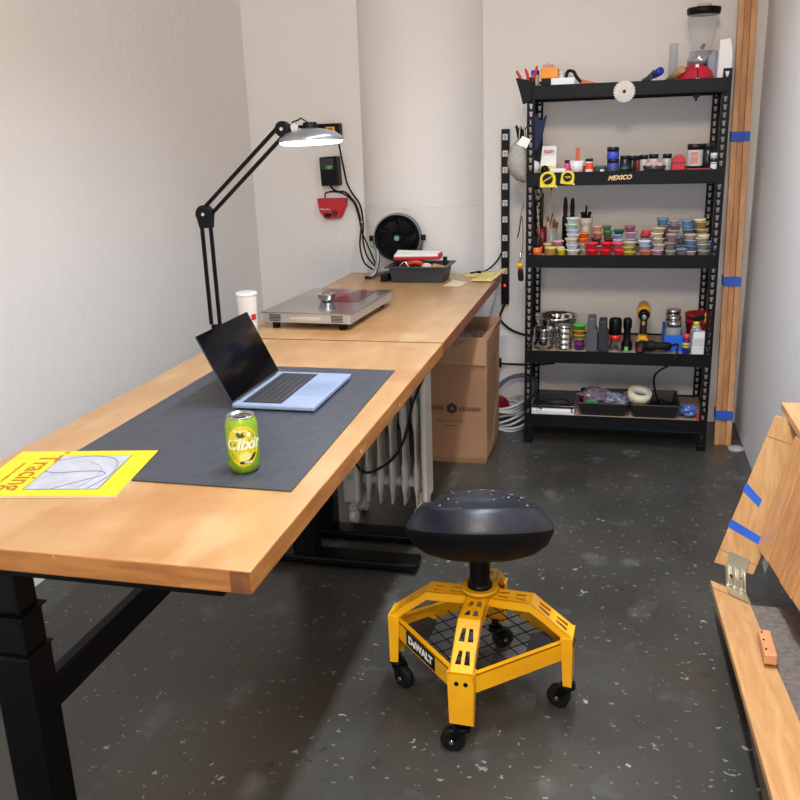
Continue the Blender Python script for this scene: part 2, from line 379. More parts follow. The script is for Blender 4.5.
# ------------------------------------------------ magazine
p = [at(112, 497, 2, ZT+.006), at(158, 453, 2, ZT+.006), at(28, 452, 2, ZT+.006)]
ax_l = Vector((-.305, -.045, 0)).normalized(); A = at(158, 453, 2, ZT); B_ = at(116, 498, 2, ZT)
ey = (A-B_); mw = ey.length; ey.normalize(); ex = Vector((-ey.y, ey.x, 0)); ml = .31     # ex points left (-x)
t = thing('magazine', 'bright yellow magazine with a line drawing on the cover at the desk corner', 'magazine', (B_.x-.14, B_.y+.1, ZT+.004))
def mp(a, c, z): return B_+ex*a+ey*c+Vector((0, 0, z))
b = MB()
NX = 8
def cov(a, c): return ZT+.0065+.0012*math.sin(3*a/ml)+.0008*math.cos(c*30)
vs = []; fs = []
b.prism([mp(0, 0, .0005), mp(ml, 0, .0005), mp(ml, mw, .0005), mp(0, mw, .0005)], (0, 0, .0045)); b.build('pages', mat('page_edges', (232, 222, 208), .7), t)
ym = mat('magazine_yellow', (236, 206, 14), .4, var=.01)
b = MB(); b.prism([mp(-.001, -.001, .005), mp(ml, -.001, .005), mp(ml, mw+.001, .005), mp(-.001, mw+.001, .005)], (0, 0, .0008)); cv = b.build('cover', ym, t)
za = .0059
def quadc(a0, a1, c0, c1, z, m, nm, par):
    bb = MB(); bb.add([mp(a0, c0, z), mp(a1, c0, z), mp(a1, c1, z), mp(a0, c1, z)], [(0, 1, 2, 3)]); return bb.build(nm, m, par)
quadc(.047, .203, .030, mw-.028, za, mat('print_black', (40, 38, 36), .5), 'picture_border', cv)
quadc(.049, .201, .032, mw-.030, za+.0003, mat('picture_grey', (186, 188, 196), .45, rgb2=(168, 170, 180), scale=25), 'picture', cv)
b = MB(); lp = []
H_ = mw-.062
def pc(a, c): return mp(.049+a*.152, .032+c*H_, za+.0007)
crv = spline([pc(.62, .0), pc(.45, .14), pc(.22, .3), pc(.1, .42), pc(.22, .5), pc(.5, .5), pc(.78, .46), pc(.99, .5)], 8)
b.tube(crv, .0009, 5)
b.tube(spline([pc(.99, .85), pc(.7, .96), pc(.42, .97), pc(.16, .86), pc(.03, .6), pc(.04, .3), pc(.14, .02)], 8), .0009, 5)
b.tube(spline([pc(.3, .03), pc(.2, .3), pc(.24, .6), pc(.5, .8)], 6), .0004, 5)
b.build('line_drawing', mat('ink_purple', (120, 118, 142), .5), cv)
brown = mat('title_brown', (168, 110, 12), .5)
text('Tracing', .066, brown, cv, frame(mp(.228, mw*.50, za+.0002), -ey, -ex), 'title_lettering', ext=.0002, bold=.0006)
text('drawing and sculpture', .012, brown, cv, frame(mp(.268, mw*.5, za+.0002), -ey, -ex), 'subtitle_lettering', ext=.0002)
text('#', .020, brown, cv, frame(mp(.200, mw*.96, za+.0002), -ey, -ex), 'mark_lettering', ext=.0002)
# ------------------------------------------------ steel cooktop box on far desk
t = thing('steel_cooktop', 'flat square stainless steel cooktop box with vents on the farther desk', 'cooktop', (-1.08, 3.1, ZT))
c0, c1, c2 = at(350, 314, 2, ZT+.062), at(262, 311.5, 2, ZT+.062), at(388, 289, 2, ZT+.062)
dx = (c1-c0); dy = (c2-c0); W_ = dx.length; D_ = dy.length*.97; dx.normalize(); dy = Vector((-dx.y, dx.x, 0)) if Vector((-dx.y, dx.x, 0)).dot(dy) > 0 else Vector((dx.y, -dx.x, 0))
def cp(a, c, z): return Vector((c0.x, c0.y, ZT))+dx*a+dy*c+Vector((0, 0, z))
glossy = mat('cooktop_top', (176, 174, 174), .16, .85, rgb2=(150, 146, 146), scale=4)
b = MB(); b.prism([cp(0, 0, .024), cp(W_, 0, .024), cp(W_, D_, .024), cp(0, D_, .024)], (0, 0, .034)); bd = b.build('housing', mat('housing_silver', (190, 190, 190), .3, .55), t, bevel=.002)
b = MB(); b.prism([cp(-.003, -.003, .058), cp(W_+.003, -.003, .058), cp(W_+.003, D_, .058), cp(-.003, D_, .058)], (0, 0, .004)); b.build('top_plate', glossy, t, bevel=.0015)
for a, c in ((.04, .03), (W_-.04, .03), (.04, D_-.04), (W_-.04, D_-.04)): b = MB(); b.cyl(cp(a, c, 0), cp(a, c, .025), .014); b.build('rubber_foot', rub_m, t)
b = MB()
for a0 in (.05, W_-.05):
    b = MB()
    for k in range(5): b.prism([cp(a0-.022, -.0008, 0.030+k*.005), cp(a0+.022, -.0008, 0.030+k*.005), cp(a0+.022, .001, 0.030+k*.005), cp(a0-.022, .001, 0.030+k*.005)], (0, 0, .003))
    b.build('vent_slots', mat('slot_dark', (30, 28, 28), .6), bd)
b = MB(); b.prism([cp(.11, -.001, .034), cp(W_-.11, -.001, .034), cp(W_-.11, .001, .034), cp(.11, .001, .034)], (0, 0, .012)); b.build('control_strip', mat('strip_light', (222, 222, 220), .25, .6), bd)
b = MB()
for k in range(7): b.prism([cp(.045+k*.0, D_*.25+k*.03, .0622), cp(W_*.9, D_*.25+k*.03, .0622), cp(W_*.9, D_*.25+k*.03+.006, .0622), cp(.045, D_*.25+k*.03+.006, .0622)], (0, 0, .0003))
b = MB(); q = [cp(.05, D_*.45, .0622), cp(W_*.5, D_*.45, .0622), cp(W_*.42, D_*.93, .0622), cp(.05, D_*.93, .0622)]; b.prism(q, (0, 0, .0005)); b.build('red_panel', mat('wine_red', (110, 22, 42), .15, .4), t)
p = at(327, 301, 2, ZT+.0625)
t = tag(MB().lathe((p.x, p.y, ZT+.0627), [(0, .0), (.02, .0), (.024, .004), (.030, .012), (.036, .028), (.0385, .030), (.036, .030), (.03, .016), (.015, .006), (0, .005)], 32).build('steel_bowl', chrome), 'small shiny steel bowl standing on the flat steel cooktop', 'bowl')
# ------------------------------------------------ white cup behind laptop
p = Vector((-1.262, 2.83, ZT))
t = thing('white_tumbler', 'tall white tumbler with a red mark standing behind the laptop', 'cup', p)
b = MB(); b.lathe(p, [(0, 0), (.028, 0), (.030, .003), (.036, .135), (.037, .14), (.034, .14), (.03, .132), (0, .131)], 32); tb = b.build('cup_body', white_p, t)
b = MB(); b.lathe(p, [(.034, .138), (.0375, .138), (.038, .146), (.034, .150), (0, .150)], 32); b.build('cup_lid', white_p, t)
d_ = (Vector((.05, 0, 0))-p); d_.z = 0; d_.normalize(); d_ = Matrix.Rotation(.55, 3, 'Z')@d_; s_ = Vector((-d_.y, d_.x, 0))
b = MB(); b.prism([p+d_*.034+s_*-.009+Vector((0, 0, .055)), p+d_*.034+s_*.009+Vector((0, 0, .055)), p+d_*.0352+s_*.009+Vector((0, 0, .075)), p+d_*.0352+s_*-.009+Vector((0, 0, .075))], d_*.0012); mk = b.build('red_mark', red_m, tb)
# ------------------------------------------------ swing arm lamp
t = thing('swing_arm_lamp', 'black spring arm desk lamp with a lit round head over the far desk', 'lamp', (-1.315, 2.70, ZT))
LY = 2.70
E0 = Vector((-1.325, LY, ZT+.045)); E1 = at(205, 214, 1, LY); E2 = at(283, 129, 1, LY+.02); H0 = at(311, 139, 1, LY+.05)
b = MB(); b.box((-1.335, LY-.03, ZT-.055), (-1.255, LY+.03, ZT-.044)); b.box((-1.335, LY-.03, ZT-.055), (-1.3155, LY+.03, ZT+.012)); b.box((-1.3155, LY-.03, ZT), (-1.27, LY+.03, ZT+.012))
b.build('clamp', black_m, t, bevel=.002)
b = MB(); b.lathe((-1.325, LY, ZT+.012), [(.012, 0), (.016, 0), (.016, .02), (.012, .03), (0, .03)], 20); b.box((-1.337, LY-.012, ZT+.03), (-1.313, LY+.012, ZT+.06)); b.build('swivel', black_m, t, bevel=.002)
def arm(a, c, off, nm):
    d = (c-a).normalized(); n = Vector((-d.z, 0, d.x)); bb = MB()
    for s in (-1, 1): bb.beam(a+n*off*s+d*.015, c+n*off*s-d*.015, .012, .010, (0, 1, 0))
    bb.build(nm, black_m, t, bevel=.002)
arm(E0, E1, .0155, 'lower_arm'); arm(E1, E2, .0155, 'upper_arm')
def joint(c, nm, r=.029):
    bb = MB(); bb.cyl(c+Vector((0, -.014, 0)), c+Vector((0, .014, 0)), r, n=28); jo = bb.build(nm, blackp_m, t, bevel=.003)
    bb = MB(); bb.cyl(c+Vector((0, -.017, 0)), c+Vector((0, -.0135, 0)), .0055); bb.build('bolt', chrome, jo)
    return jo
joint(E1, 'elbow_joint'); j2 = joint(E2, 'head_joint', .024)
bb = MB(); d = (E1-E0).normalized()
bb.prism([E1+Vector(v) for v in ((-.029, -.012, 0), (.029, -.012, 0), (.024, -.012, -.045), (-.02, -.012, -.045))], (0, .024, 0)); bb.build('elbow_plate', blackp_m, t, bevel=.003)
hd = Vector((H0.x, H0.y, 1.424)); tilt = Matrix.Rotation(math.radians(-3), 3, 'X')@Matrix.Rotation(math.radians(-2), 3, 'Y')
axu = tilt@Vector((0, 0, 1))
sil = mat('lamp_silver', (178, 180, 184), .28, .8)
b = MB(); b.lathe_ax(hd, hd+axu, [(.101, -.004), (.103, .002), (.098, .010), (.078, .024), (.050, .032), (.022, .037), (0, .037)], 48); sh = b.build('lamp_shade', sil, t)
em = mat('lit_diffuser', (255, 255, 250), .5, emit=9., ecol=(246, 250, 255), var=0)
b = MB(); b.lathe_ax(hd, hd+axu, [(.100, -.003), (.094, -.010), (.06, -.012), (0, -.012)], 48); b.build('diffuser', em, t)
b = MB(); b.beam(E2+Vector((.01, 0, 0)), hd+Vector((-.06, 0, .045)), .02, .016); b.beam(hd+Vector((-.06, 0, .045)), hd+Vector((0, 0, .040)), .012, .010)
b.lathe_ax(hd+axu*.034, hd+axu*.055, [(0, 0), (.024, 0), (.022, 1), (0, 1)], 20); b.build('head_bracket', blackp_m, t, bevel=.002)
b = MB(); b.cyl(E2+Vector((.040, -.008, .004)), E2+Vector((.040, .008, .004)), .012); b.build('knob', chrome, t)
b = MB(); b.tube(spline([E2+Vector((.03, 0, .018)), E2+Vector((.055, 0, .026)), hd+Vector((-.03, 0, .068)), hd+Vector((0, 0, .05))]), .0025, 6); b.build('lamp_cord', blackp_m, t)
# ------------------------------------------------ fan
t = thing('desk_fan', 'black round desk fan on a curved grey stand at the column', 'fan', (-1.04, 4.17, ZT))
fc = at(397.5, 238, 1, 4.17); fax = (Vector((-.55, 0, 1.25))-fc).normalized(); fr = .118
fa = fax.orthogonal().normalized(); 
fu = (Vector((0, 0, 1))-fax*fax.z).normalized(); fs_ = fu.cross(fax)
def fp(r, a, d): return fc+(fu*math.sin(a)+fs_*math.cos(a))*r*.9+fax*d
gry = mat('fan_grey', (120, 132, 134), .4, .2)
b = MB(); b.lathe_ax(fc-fax*.03, fc+fax*.022, [(.110, 0), (.119, .1), (.119, .5), (.113, 1), (.107, 1), (.107, .1)], 48); b.build('outer_shroud', gry, t)
b = MB()
for k in range(9): b.tube([fp(.018+k*.0125, 2*PI*i/40, .026-.006*(k/9)**2*2) for i in range(40)], .0012, 5, True)
for k in range(40):
    a = 2*PI*k/40; b.tube([fp(r_, a+(r_-.02)*3, .0275-.012*(r_/.118)**2) for r_ in (.02, .05, .08, .118)], .0016, 5)
b.tube([fp(.120, 2*PI*i/48, .018) for i in range(48)], .005, 8, True)
b.build('front_grille', blackp_m, t)
b = MB(); b.lathe_ax(fc-fax*.035, fc-fax*.03, [(0, 0), (.109, 0), (.109, 1), (0, 1)], 40); b.build('back_plate', blackp_m, t)
for k in range(5):
    b = MB(); a0 = 2*PI*k/5; vs = []; fs = []
    for i in range(7):
        r_ = .022+i*.0135
        for j in range(5): vs.append(fp(r_, a0+j*.24+i*.06, -.018+.022*j/4))
    fs = [(i*5+j, i*5+j+1, (i+1)*5+j+1, (i+1)*5+j) for i in range(6) for j in range(4)]
    b.add(vs, fs, True); bl = b.build('blade', blackp_m, t); so = bl.modifiers.new('s', 'SOLIDIFY'); so.thickness = .0025
b = MB(); b.lathe_ax(fc-fax*.02, fc+fax*.032, [(0, 0), (.022, 0), (.022, .95), (.018, 1), (0, 1)], 28); b.build('hub', blackp_m, t)
b = MB(); b.lathe_ax(fc+fax*.032, fc+fax*.0335, [(0, 0), (.012, 0), (.012, 1), (0, 1)], 20); b.build('hub_badge', mat('badge_teal', (96, 150, 160), .4), t)
b = MB()
b.tube(spline([fp(.133, PI, 0), fp(.14, PI, .0)+Vector((0, 0, -.03)), Vector((-1.145, 4.14, .90)), Vector((-1.135, 4.10, .84)), Vector((-1.14, 4.06, .80)), Vector((-1.17, 4.05, .786))]), .0105, 10)
b.tube(spline([fp(.133, 0, 0), Vector((-.945, 4.20, .88)), Vector((-.95, 4.205, .82)), Vector((-.96, 4.19, .79))]), .0105, 10)
b.tube(spline([Vector((-1.17, 4.05, .786)), Vector((-1.09, 4.20, .787)), Vector((-.96, 4.19, .787))]), .009, 10)
b.build('stand', mat('stand_silver', (160, 164, 164), .3, .7), t)
b = MB()
for s, a in ((1, PI), (-1, 0)): b.cyl(fp(.125, a, 0), fp(.152, a, 0), .014)
b.build('pivot_knob', blackp_m, t)
b = MB()
for p in ((-1.17, 4.05), (-.96, 4.19)): b.cyl((p[0], p[1], ZT), (p[0], p[1], ZT+.012), .016)
b.build('rubber_foot', rub_m, t)
# ------------------------------------------------ tray of tools
t = thing('parts_tray', 'dark grey open plastic tray of tools in front of the fan', 'tray', (-.9, 4.0, ZT))
tray_m = mat('tray_grey', (52, 58, 66), .5)
def open_tray(par, x0, x1, y0, y1, z0, h, m, lip=.012, nm='tray_body', tp=.012):
    bb = MB(); th = .004
    def ring(i, z): return [(x0+i, y0+i, z), (x1-i, y0+i, z), (x1-i, y1-i, z), (x0+i, y1-i, z)]
    rs = [ring(tp+th*0, z0), ring(0, z0+h), ring(-lip, z0+h), ring(-lip, z0+h+.006), ring(th, z0+h+.006), ring(tp+th, z0+.005)]
    vs = [p for r in rs for p in r]; fs = [(0, 1, 2, 3)]
    for j in range(5): fs += [(j*4+i, j*4+(i+1) % 4, (j+1)*4+(i+1) % 4, (j+1)*4+i) for i in range(4)]
    fs.append((20, 21, 22, 23)); bb.add(vs, fs); return bb.build(nm, m, par, bevel=.004)
open_tray(t, -1.035, -.775, 3.93, 4.13, ZT+.001, .068, tray_m, .018)
ox = Vector((-.9, 4.05, ZT))
b = MB(); ox = ox+Vector((-.035, 0, 0)); b.prism([ox+Vector(v) for v in ((-.10, -.035, .088), (.12, -.01, .090), (.125, .04, .098), (-.095, .03, .100))], (0, 0, .028)); b2 = thing('red_white_packet', 'red and white plastic packet lying across the dark grey tool tray', 'packet', ox+Vector((0, 0, .09)))
b.build('packet_base', red_m, b2, bevel=.008); bb = MB(); bb.prism([ox+Vector(v) for v in ((-.095, -.037, .106), (.11, -.012, .106), (.12, .038, .117), (-.092, .032, .123))], (0, 0, .011)); bb.build('packet_front', paper, b2, bevel=.004)
ox = ox+Vector((.035, 0, 0)); o = MB(); o.cyl(ox+Vector((-.09, .03, .006)), ox+Vector((-.09, .03, .100)), .01); tag(o.build('grip_tool', mat('darkgrip', (50, 50, 54), .5)), 'dark tool grip standing in the back left of the grey tray', 'tool')
rl = mat('orange_red', (214, 62, 30), .4)
o = MB(); o.cyl(ox+Vector((.10, .035, .006)), ox+Vector((.10, .035, .100)), .01); tag(o.build('grip_tool', blackp_m), 'dark tool grip standing in the back right of the grey tray', 'tool')
o = MB(); o.tube(spline([ox+Vector(v) for v in ((-.09, -.05, .05), (-.05, -.06, .082), (-.01, -.06, .086), (.01, -.05, .07), (.0, -.03, .03))]), .011, 10); tag(o.build('pliers', rl), 'orange red handled pliers lying in the grey tool tray', 'pliers')
o = MB(); o.tube(spline([ox+Vector(v) for v in ((-.115, -.07, .02), (-.09, -.07, .07), (-.065, -.075, .088), (-.045, -.075, .05))]), .007, 8); tag(o.build('steel_clamp', steel), 'small grey metal clamp in the left of the tool tray', 'clamp')
o = MB(); o.sphere(ox+Vector((.03, -.055, .068)), .02, 12, (1.3, .9, .8)); o.sphere(ox+Vector((.045, -.05, .05)), .018, 10); tag(o.build('cloth_wad', mat('cream_cloth', (216, 204, 180), .8)), 'crumpled cream rag in the grey tool tray beside the pliers', 'rag')
o = MB(); o.cbox(ox+Vector((.085, -.03, .064)), (.06, .03, .012), Matrix.Rotation(.2, 3, 'Y')); tag(o.build('wood_offcut', pine), 'small tan wood offcut at the right end of the tool tray', 'wood')
# black cup like thing left of the tray
o = MB(); o.box((-1.085, 3.96, ZT+.001), (-1.05, 4.04, ZT+.032)); tag(o.build('power_adapter', blackp_m, bevel=.003), 'small black power adapter on the desk left of the tool tray', 'adapter')
# papers
def sheet(P, m, label, nm, th=.0016, lift=.0):
    bb = MB(); bb.prism(P, (0, 0, th)); return tag(bb.build(nm, m), label, 'paper')
py = mat('manila_paper', (228, 208, 140), .7, rgb2=(214, 190, 112), scale=25)
P = [at(487, 262.5, 2, ZT+.03), at(508, 270, 2, ZT+.018), at(493, 283, 2, ZT+.006), at(466, 281, 2, ZT+.004)]
P[0].z = ZT+.03
b = MB(); n = 8; vs = []
q = [(-.665, 3.975, .0035), (-.565, 3.965, .004), (-.515, 4.13, .035), (-.64, 4.16, .012)]
q = [Vector(v)+Vector((0, 0, ZT)) for v in q]
for i in range(n+1):
    for j in range(n+1):
        u, v_ = i/n, j/n; p = (q[0]*(1-u)+q[1]*u)*(1-v_)+(q[3]*(1-u)+q[2]*u)*v_; p.z += .004*math.sin(u*9)*v_+.0015; vs.append(p)
b.add(vs, [(i*(n+1)+j, (i+1)*(n+1)+j, (i+1)*(n+1)+j+1, i*(n+1)+j+1) for i in range(n) for j in range(n)], True)
o = tag(b.build('manila_sheet', py), 'curled yellow printed sheet at the far right corner of the desk', 'paper'); so = o.modifiers.new('s', 'SOLIDIFY'); so.thickness = .0012; so.offset = 1
b = MB()
for k in range(6):
    u = .1+k*.15; pts = []
    for j in range(2, 8):
        v_ = j/9; p = (q[0]*(1-u)+q[1]*u)*(1-v_)+(q[3]*(1-u)+q[2]*u)*v_; p.z += .004*math.sin(u*9)*v_+.003; pts.append(p)
    b.tube(pts, .0009, 4)
ln = b.build('printed_lines', mat('print_olive', (150, 130, 60), .6), o)
sheet([Vector((-.765, 3.86, ZT+.0005)), Vector((-.69, 3.85, ZT+.0005)), Vector((-.672, 3.96, ZT+.0005)), Vector((-.75, 4.02, ZT+.0005))], mat('cream_paper', (232, 216, 178), .7), 'torn cream paper beside the tool tray on the far desk', 'paper_scrap')
sheet([Vector((-.70, 4.10, ZT+.0005)), Vector((-.60, 4.18, ZT+.0005)), Vector((-.68, 4.225, ZT+.0005)), Vector((-.745, 4.17, ZT+.0005))], py, 'flat yellow sheet lying behind the curled one', 'paper_sheet')

# ============================================================ wall chargers and cords
YW = YB-.001
def pw(u, v, y=YW): return at(u, v, 1, y)
t = ch1 = thing('tool_charger', 'black charger with a yellow label on the back wall, topmost of three', 'charger', pw(331, 138), 'battery chargers on the back wall')
a, c = pw(318, 124), pw(343, 139)
b = MB(); b.box((a.x, YW-.055, c.z), (c.x, YW, a.z)); cb = b.build('charger_body', blackp_m, t, bevel=.006)
b = MB(); b.box((pw(329, 130).x, YW-.0565, pw(329, 136.5).z), (pw(338, 130).x, YW-.055, pw(329, 127).z)); lb = b.build('yellow_label', yel, cb)
for k, s in enumerate(('20V', 'MAX')): text(s, .018, blackp_m, cb, frame((pw(333.5, 130).x, YW-.0568, pw(330, 129.5+k*4).z), (1, 0, 0), (0, 0, 1)), 'label_lettering', bold=.0006)
t = ch2 = thing('battery_charger', 'black box shaped charger on the back wall, middle of three', 'charger', pw(332, 185), 'battery chargers on the back wall')
a, c = pw(323, 157), pw(342, 185)
b = MB(); b.prism([(a.x, YW, a.z), (c.x, YW, a.z+.004), (c.x+.004, YW, c.z), (a.x+.006, YW, c.z)], (0, -.07, 0)); cb = b.build('charger_body', blackp_m, t, bevel=.006)
b = MB(); b.box((a.x+.004, YW-.0725, a.z-.062), (c.x-.018, YW-.07, a.z-.006)); b.build('front_panel', mat('panel_dark', (40, 46, 48), .4), cb)
text('18V', .022, mat('label_green', (126, 196, 96), .5), cb, frame(((a.x+c.x)/2+.006, YW-.0729, a.z-.05), (1, 0, 0), (0, 0, 1)), 'label_lettering', bold=.0008)
t = ch3 = thing('red_charger', 'red battery charger mounted lowest on the back wall', 'charger', pw(333, 218), 'battery chargers on the back wall')
P = [pw(319, 198), pw(348.5, 197.5), pw(348, 205), pw(343, 217.5), pw(328, 218.5), pw(322, 211)]
b = MB(); b.prism(P, (0, -.045, 0)); cb = b.build('charger_body', red_m, t, bevel=.008)
b = MB(); a = pw(337.5, 213); b.cyl((a.x, YW-.049, a.z+.004), (a.x, YW-.044, a.z+.004), .016); b.build('socket', mat('dark_red', (90, 14, 20), .5), cb)
b = MB(); a = pw(328, 215); b.box((a.x-.004, YW-.048, a.z-.006), (a.x+.034, YW-.044, a.z+.012)); b.build('contact', blackp_m, cb, bevel=.002)
text('Milwaukee', .013, paper, cb, frame((pw(328, 209).x, YW-.0455, pw(328, 208.5).z), (1, 0, 0), (0, 0, 1)), 'brand_lettering', shear=.3)
def cord(pts, r, m, label, nm='power_cord', cat='cord', group=None, par=None):
    bb = MB(); bb.tube(spline(pts, 8), r, 8); o = bb.build(nm, m, par)
    if par is None: tag(o, label, cat, group)
    return o
yy = YW-.012
cord([pw(338, 138, yy), pw(340, 150, yy-.07), pw(344, 170, yy-.07), pw(347, 183, yy), pw(352, 193, yy), pw(360, 205, yy), pw(363, 222, yy), pw(363, 240, 4.33), pw(367, 256, 4.28), Vector((-1.18, 4.24, .80))], .0045, rub_m, '', par=ch1)
cord([pw(330, 186, yy-.02), pw(336, 191, yy), pw(345, 192, yy), pw(352, 199, yy), pw(357, 207, yy), pw(361, 225, yy), pw(360, 245, 4.34), pw(364, 262, 4.28), Vector((-1.20, 4.24, .79))], .0045, rub_m, '', par=ch2)
cord([pw(325, 198, yy-.01), pw(326, 193, yy), pw(334, 191.5, yy), pw(344, 194, yy-.01), pw(354, 203, yy-.01), pw(359, 218, yy-.01), pw(362, 232, 4.36), pw(368, 246, 4.3), Vector((-1.17, 4.22, .80))], .004, rub_m, '', par=ch3)
o = MB(); a = pw(361, 222, yy); o.cbox(a, (.022, .016, .006)); tag(o.build('cable_tie', paper), 'white cable tie around the wall cords', 'cable tie')
# power strip
t = strip_t = thing('power_strip', 'long black power strip mounted upright on the back wall by the shelf', 'power strip', (-.6, YW, .6))
a, c = pw(506, 129), pw(506, 303); sx = (a.x+c.x)/2
b = MB(); b.box((sx-.019, YW-.04, c.z), (sx+.019, YW, a.z)); st = b.build('housing', blackp_m, t, bevel=.003)
for k in range(9):
    v_ = 137+k*16.5+(2 if k > 5 else 0); z = pw(506, v_, YW-.04).z
    b = MB(); b.box((sx-.012, YW-.0412, z-.014), (sx+.012, YW-.04, z+.014)); so_ = b.build('outlet', mat('outlet_white', (224, 222, 216), .5), st)
    b = MB(); b.box((sx-.006, YW-.042, z-.003), (sx-.003, YW-.0411, z+.008)); b.box((sx+.003, YW-.042, z-.003), (sx+.006, YW-.0411, z+.008)); b.cyl((sx, YW-.042, z-.008), (sx, YW-.0411, z-.008), .003); b.build('outlet_slots', rub_m, so_)
b = MB(); z = pw(506, 284).z; b.box((sx-.004, YW-.043, z-.006), (sx+.004, YW-.04, z+.006)); b.build('switch_light', mat('red_glow', (255, 40, 30), .4, emit=3), st)
cord([(sx, YW-.02, c.z+.002), pw(503, 308, yy), pw(500, 318, yy), pw(506, 326, yy), pw(516, 332, yy), pw(530, 336, yy), pw(545, 338, yy)], .006, rub_m, '', par=strip_t)
cord([(sx-.017, YW-.035, pw(506, 252).z), pw(496, 262, yy), pw(487, 270, 4.38), pw(478, 273, 4.3), Vector((-.66, 4.25, ZT+.006)), Vector((-.70, 4.2, ZT+.006))], .004, rub_m, 'upper black cord from the power strip to the desk', 'black_cable', 'cable')
cord([(sx-.017, YW-.035, pw(506, 272).z), pw(499, 282, yy), pw(496, 288, 4.40), pw(492, 290, 4.30)], .004, rub_m, 'lower black cord from the power strip hanging behind the desk corner', 'black_cable', 'cable')
# wall outlet
a, c = pw(497, 334), pw(508, 366)
t = thing('wall_outlet', 'white wall outlet with a black plug left of the shelf', 'outlet', ((a.x+c.x)/2, YW, c.z))
b = MB(); b.box((a.x, YW-.008, c.z), (c.x, YW, a.z)); op = b.build('cover_plate', white_p, t, bevel=.003)
b = MB(); b.box((a.x-.012, YW-.035, pw(500, 366).z), (a.x+.026, YW-.008, pw(500, 357).z)); b.build('plug', blackp_m, t, bevel=.004)
z = pw(500, 362).z
cord([(a.x+.02, YW-.03, z), (a.x+.08, YW-.03, z-.002), (a.x+.2, YW-.03, z), (a.x+.30, YW-.03, z+.01)], .0055, rub_m, '', par=t)
# cable coil on the floor
t = thing('cable_coil', 'grey and white extension cable coiled on the floor behind the bag', 'cable', (-.50, 4.25, 0))
b = MB()
for k in range(9):
    pts = []
    for i in range(22):
        a = 2*PI*i/22; rx = .095+.012*math.sin(k*1.7); ry = .11+.01*math.cos(k*2.1)
        pts.append((-.532+rx*math.cos(a)+.008*math.sin(k), 4.26+ry*math.sin(a), .008+k*.015+.012*math.sin(a*2+k)+.02*(k/9)*math.cos(a)))
    b.tube(pts, .0065, 6, True)
b.build('white_coil', mat('cable_white', (190, 188, 184), .5), t)
b = MB()
for k in range(5): b.tube([(-.50+(.10+.004*k)*math.cos(2*PI*i/20), 4.30+.045*math.sin(2*PI*i/20)+k*.01, .15+.085*math.sin(2*PI*i/20+.4)) for i in range(20)], .0065, 6, True)
b.build('grey_coil', mat('cable_grey', (88, 92, 100), .5), t)
b = MB(); b.lathe_ax((-.585, 4.25, .105), (-.555, 4.20, .10), [(0, 0), (.052, 0), (.06, .3), (.06, .7), (.052, 1), (0, 1)], 24); b.build('reel_hub', mat('reel_red', (120, 16, 34), .4), t)
# cardboard bag
kraft = mat('kraft_paper', (160, 120, 88), .8, rgb2=(148, 108, 78), scale=5, bump=.15, bscale=18)
t = thing('paper_bag', 'tall brown kraft paper bag printed with a hexagon logo beside the heater', 'bag', (-.67, 3.85, 0))
x0, x1, y0, y1, zt = -.815, -.545, 3.68, 4.02, .575
b = MB()
def rg(z, i=0, j=0): return [(x0+i, y0+i+j, z), ((x0+x1)/2, y0+i+j-.004, z), (x1-i, y0+i+j, z), (x1-i+.004-.03*(z > .2)*(z < .45), (y0+y1)/2, z), (x1-i+.008, y1-i, z), (x0+i, y1-i, z)]
rs = [rg(.0005, .006), rg(.03), rg(.25), rg(.42, -.002), rg(.46), rg(zt, -.004), rg(zt+.0, .001), rg(.45, .006), rg(.05, .008)]
vs = [p for r in rs for p in r]; n = 6; fs = [tuple(range(6))]
for j in range(len(rs)-1): fs += [(j*n+i, j*n+(i+1) % n, (j+1)*n+(i+1) % n, (j+1)*n+i) for i in range(n)]
fs.append(tuple(range(8*n, 9*n))); b.add(vs, fs); b.build('bag_body', kraft, t, bevel=.003)
b = MB(); b.prism([(x0+.002, y0-.004, zt+.01), (x1-.004, y0-.006, zt+.01), (x1-.002, y0-.012, .462), (x0+.002, y0-.010, .462)], (0, .004, 0)); b.build('front_flap', mat('kraft_light', (172, 134, 100), .8, scale=6), t)
b = MB(); b.prism([(x1+.001, y0, zt-.006), (x1+.006, y1, zt-.0), (x1+.022, y1+.01, zt+.03), (x1-.02, y0+.03, zt+.01)], (-.003, 0, 0)); b.prism([(x0, y1-.002, zt-.02), (x1+.01, y1-.002, zt-.02), (x1+.02, y1+.012, zt+.028), (x0, y1+.01, zt+.026)], (0, .004, 0)); b.build('side_flap', kraft, t)
ink = mat('bag_ink', (44, 28, 22), .7)
lc = Vector(((pw(452, 408, y0-.002)).x, y0-.0045, pw(452, 408, y0).z))
b = MB(); b.prism([lc+Vector((.026*math.cos(math.radians(30+60*i)), 0, .026*math.sin(math.radians(30+60*i)))) for i in range(6)], (0, -.001, 0)); hx = b.build('hexagon_logo', ink, t)
text('A', .026, kraft, t, frame(lc+Vector((0, -.0012, 0)), (1, 0, 0), (0, 0, 1)), 'logo_lettering', bold=.0006)
text('PETER', .026, ink, t, frame(lc+Vector((-.072, -.001, 0)), (1, 0, 0), (0, 0, 1)), 'left_lettering')
text('KEUNEN', .025, ink, t, frame(lc+Vector((.080, -.001, -.001)), (1, 0, 0), (0, 0, 1)), 'right_lettering')
b = MB(); b.box((lc.x-.075, y0-.0056, lc.z-.060), (lc.x+.05, y0-.005, lc.z-.058)); b.box((lc.x-.045, y0-.0056, lc.z-.082), (lc.x+.02, y0-.005, lc.z-.080)); b.build('printed_lines', ink, t)
b = MB()
for k in range(4): b.sphere((-.75+.042*k, 3.83+.05*(k % 2), .53), .045, 9, (1.1, 1, 1+.2*(k % 2)))
o = b.build('clear_bag', bagm); tag(o, 'clear plastic film bunched in the mouth of the paper bag', 'plastic film')
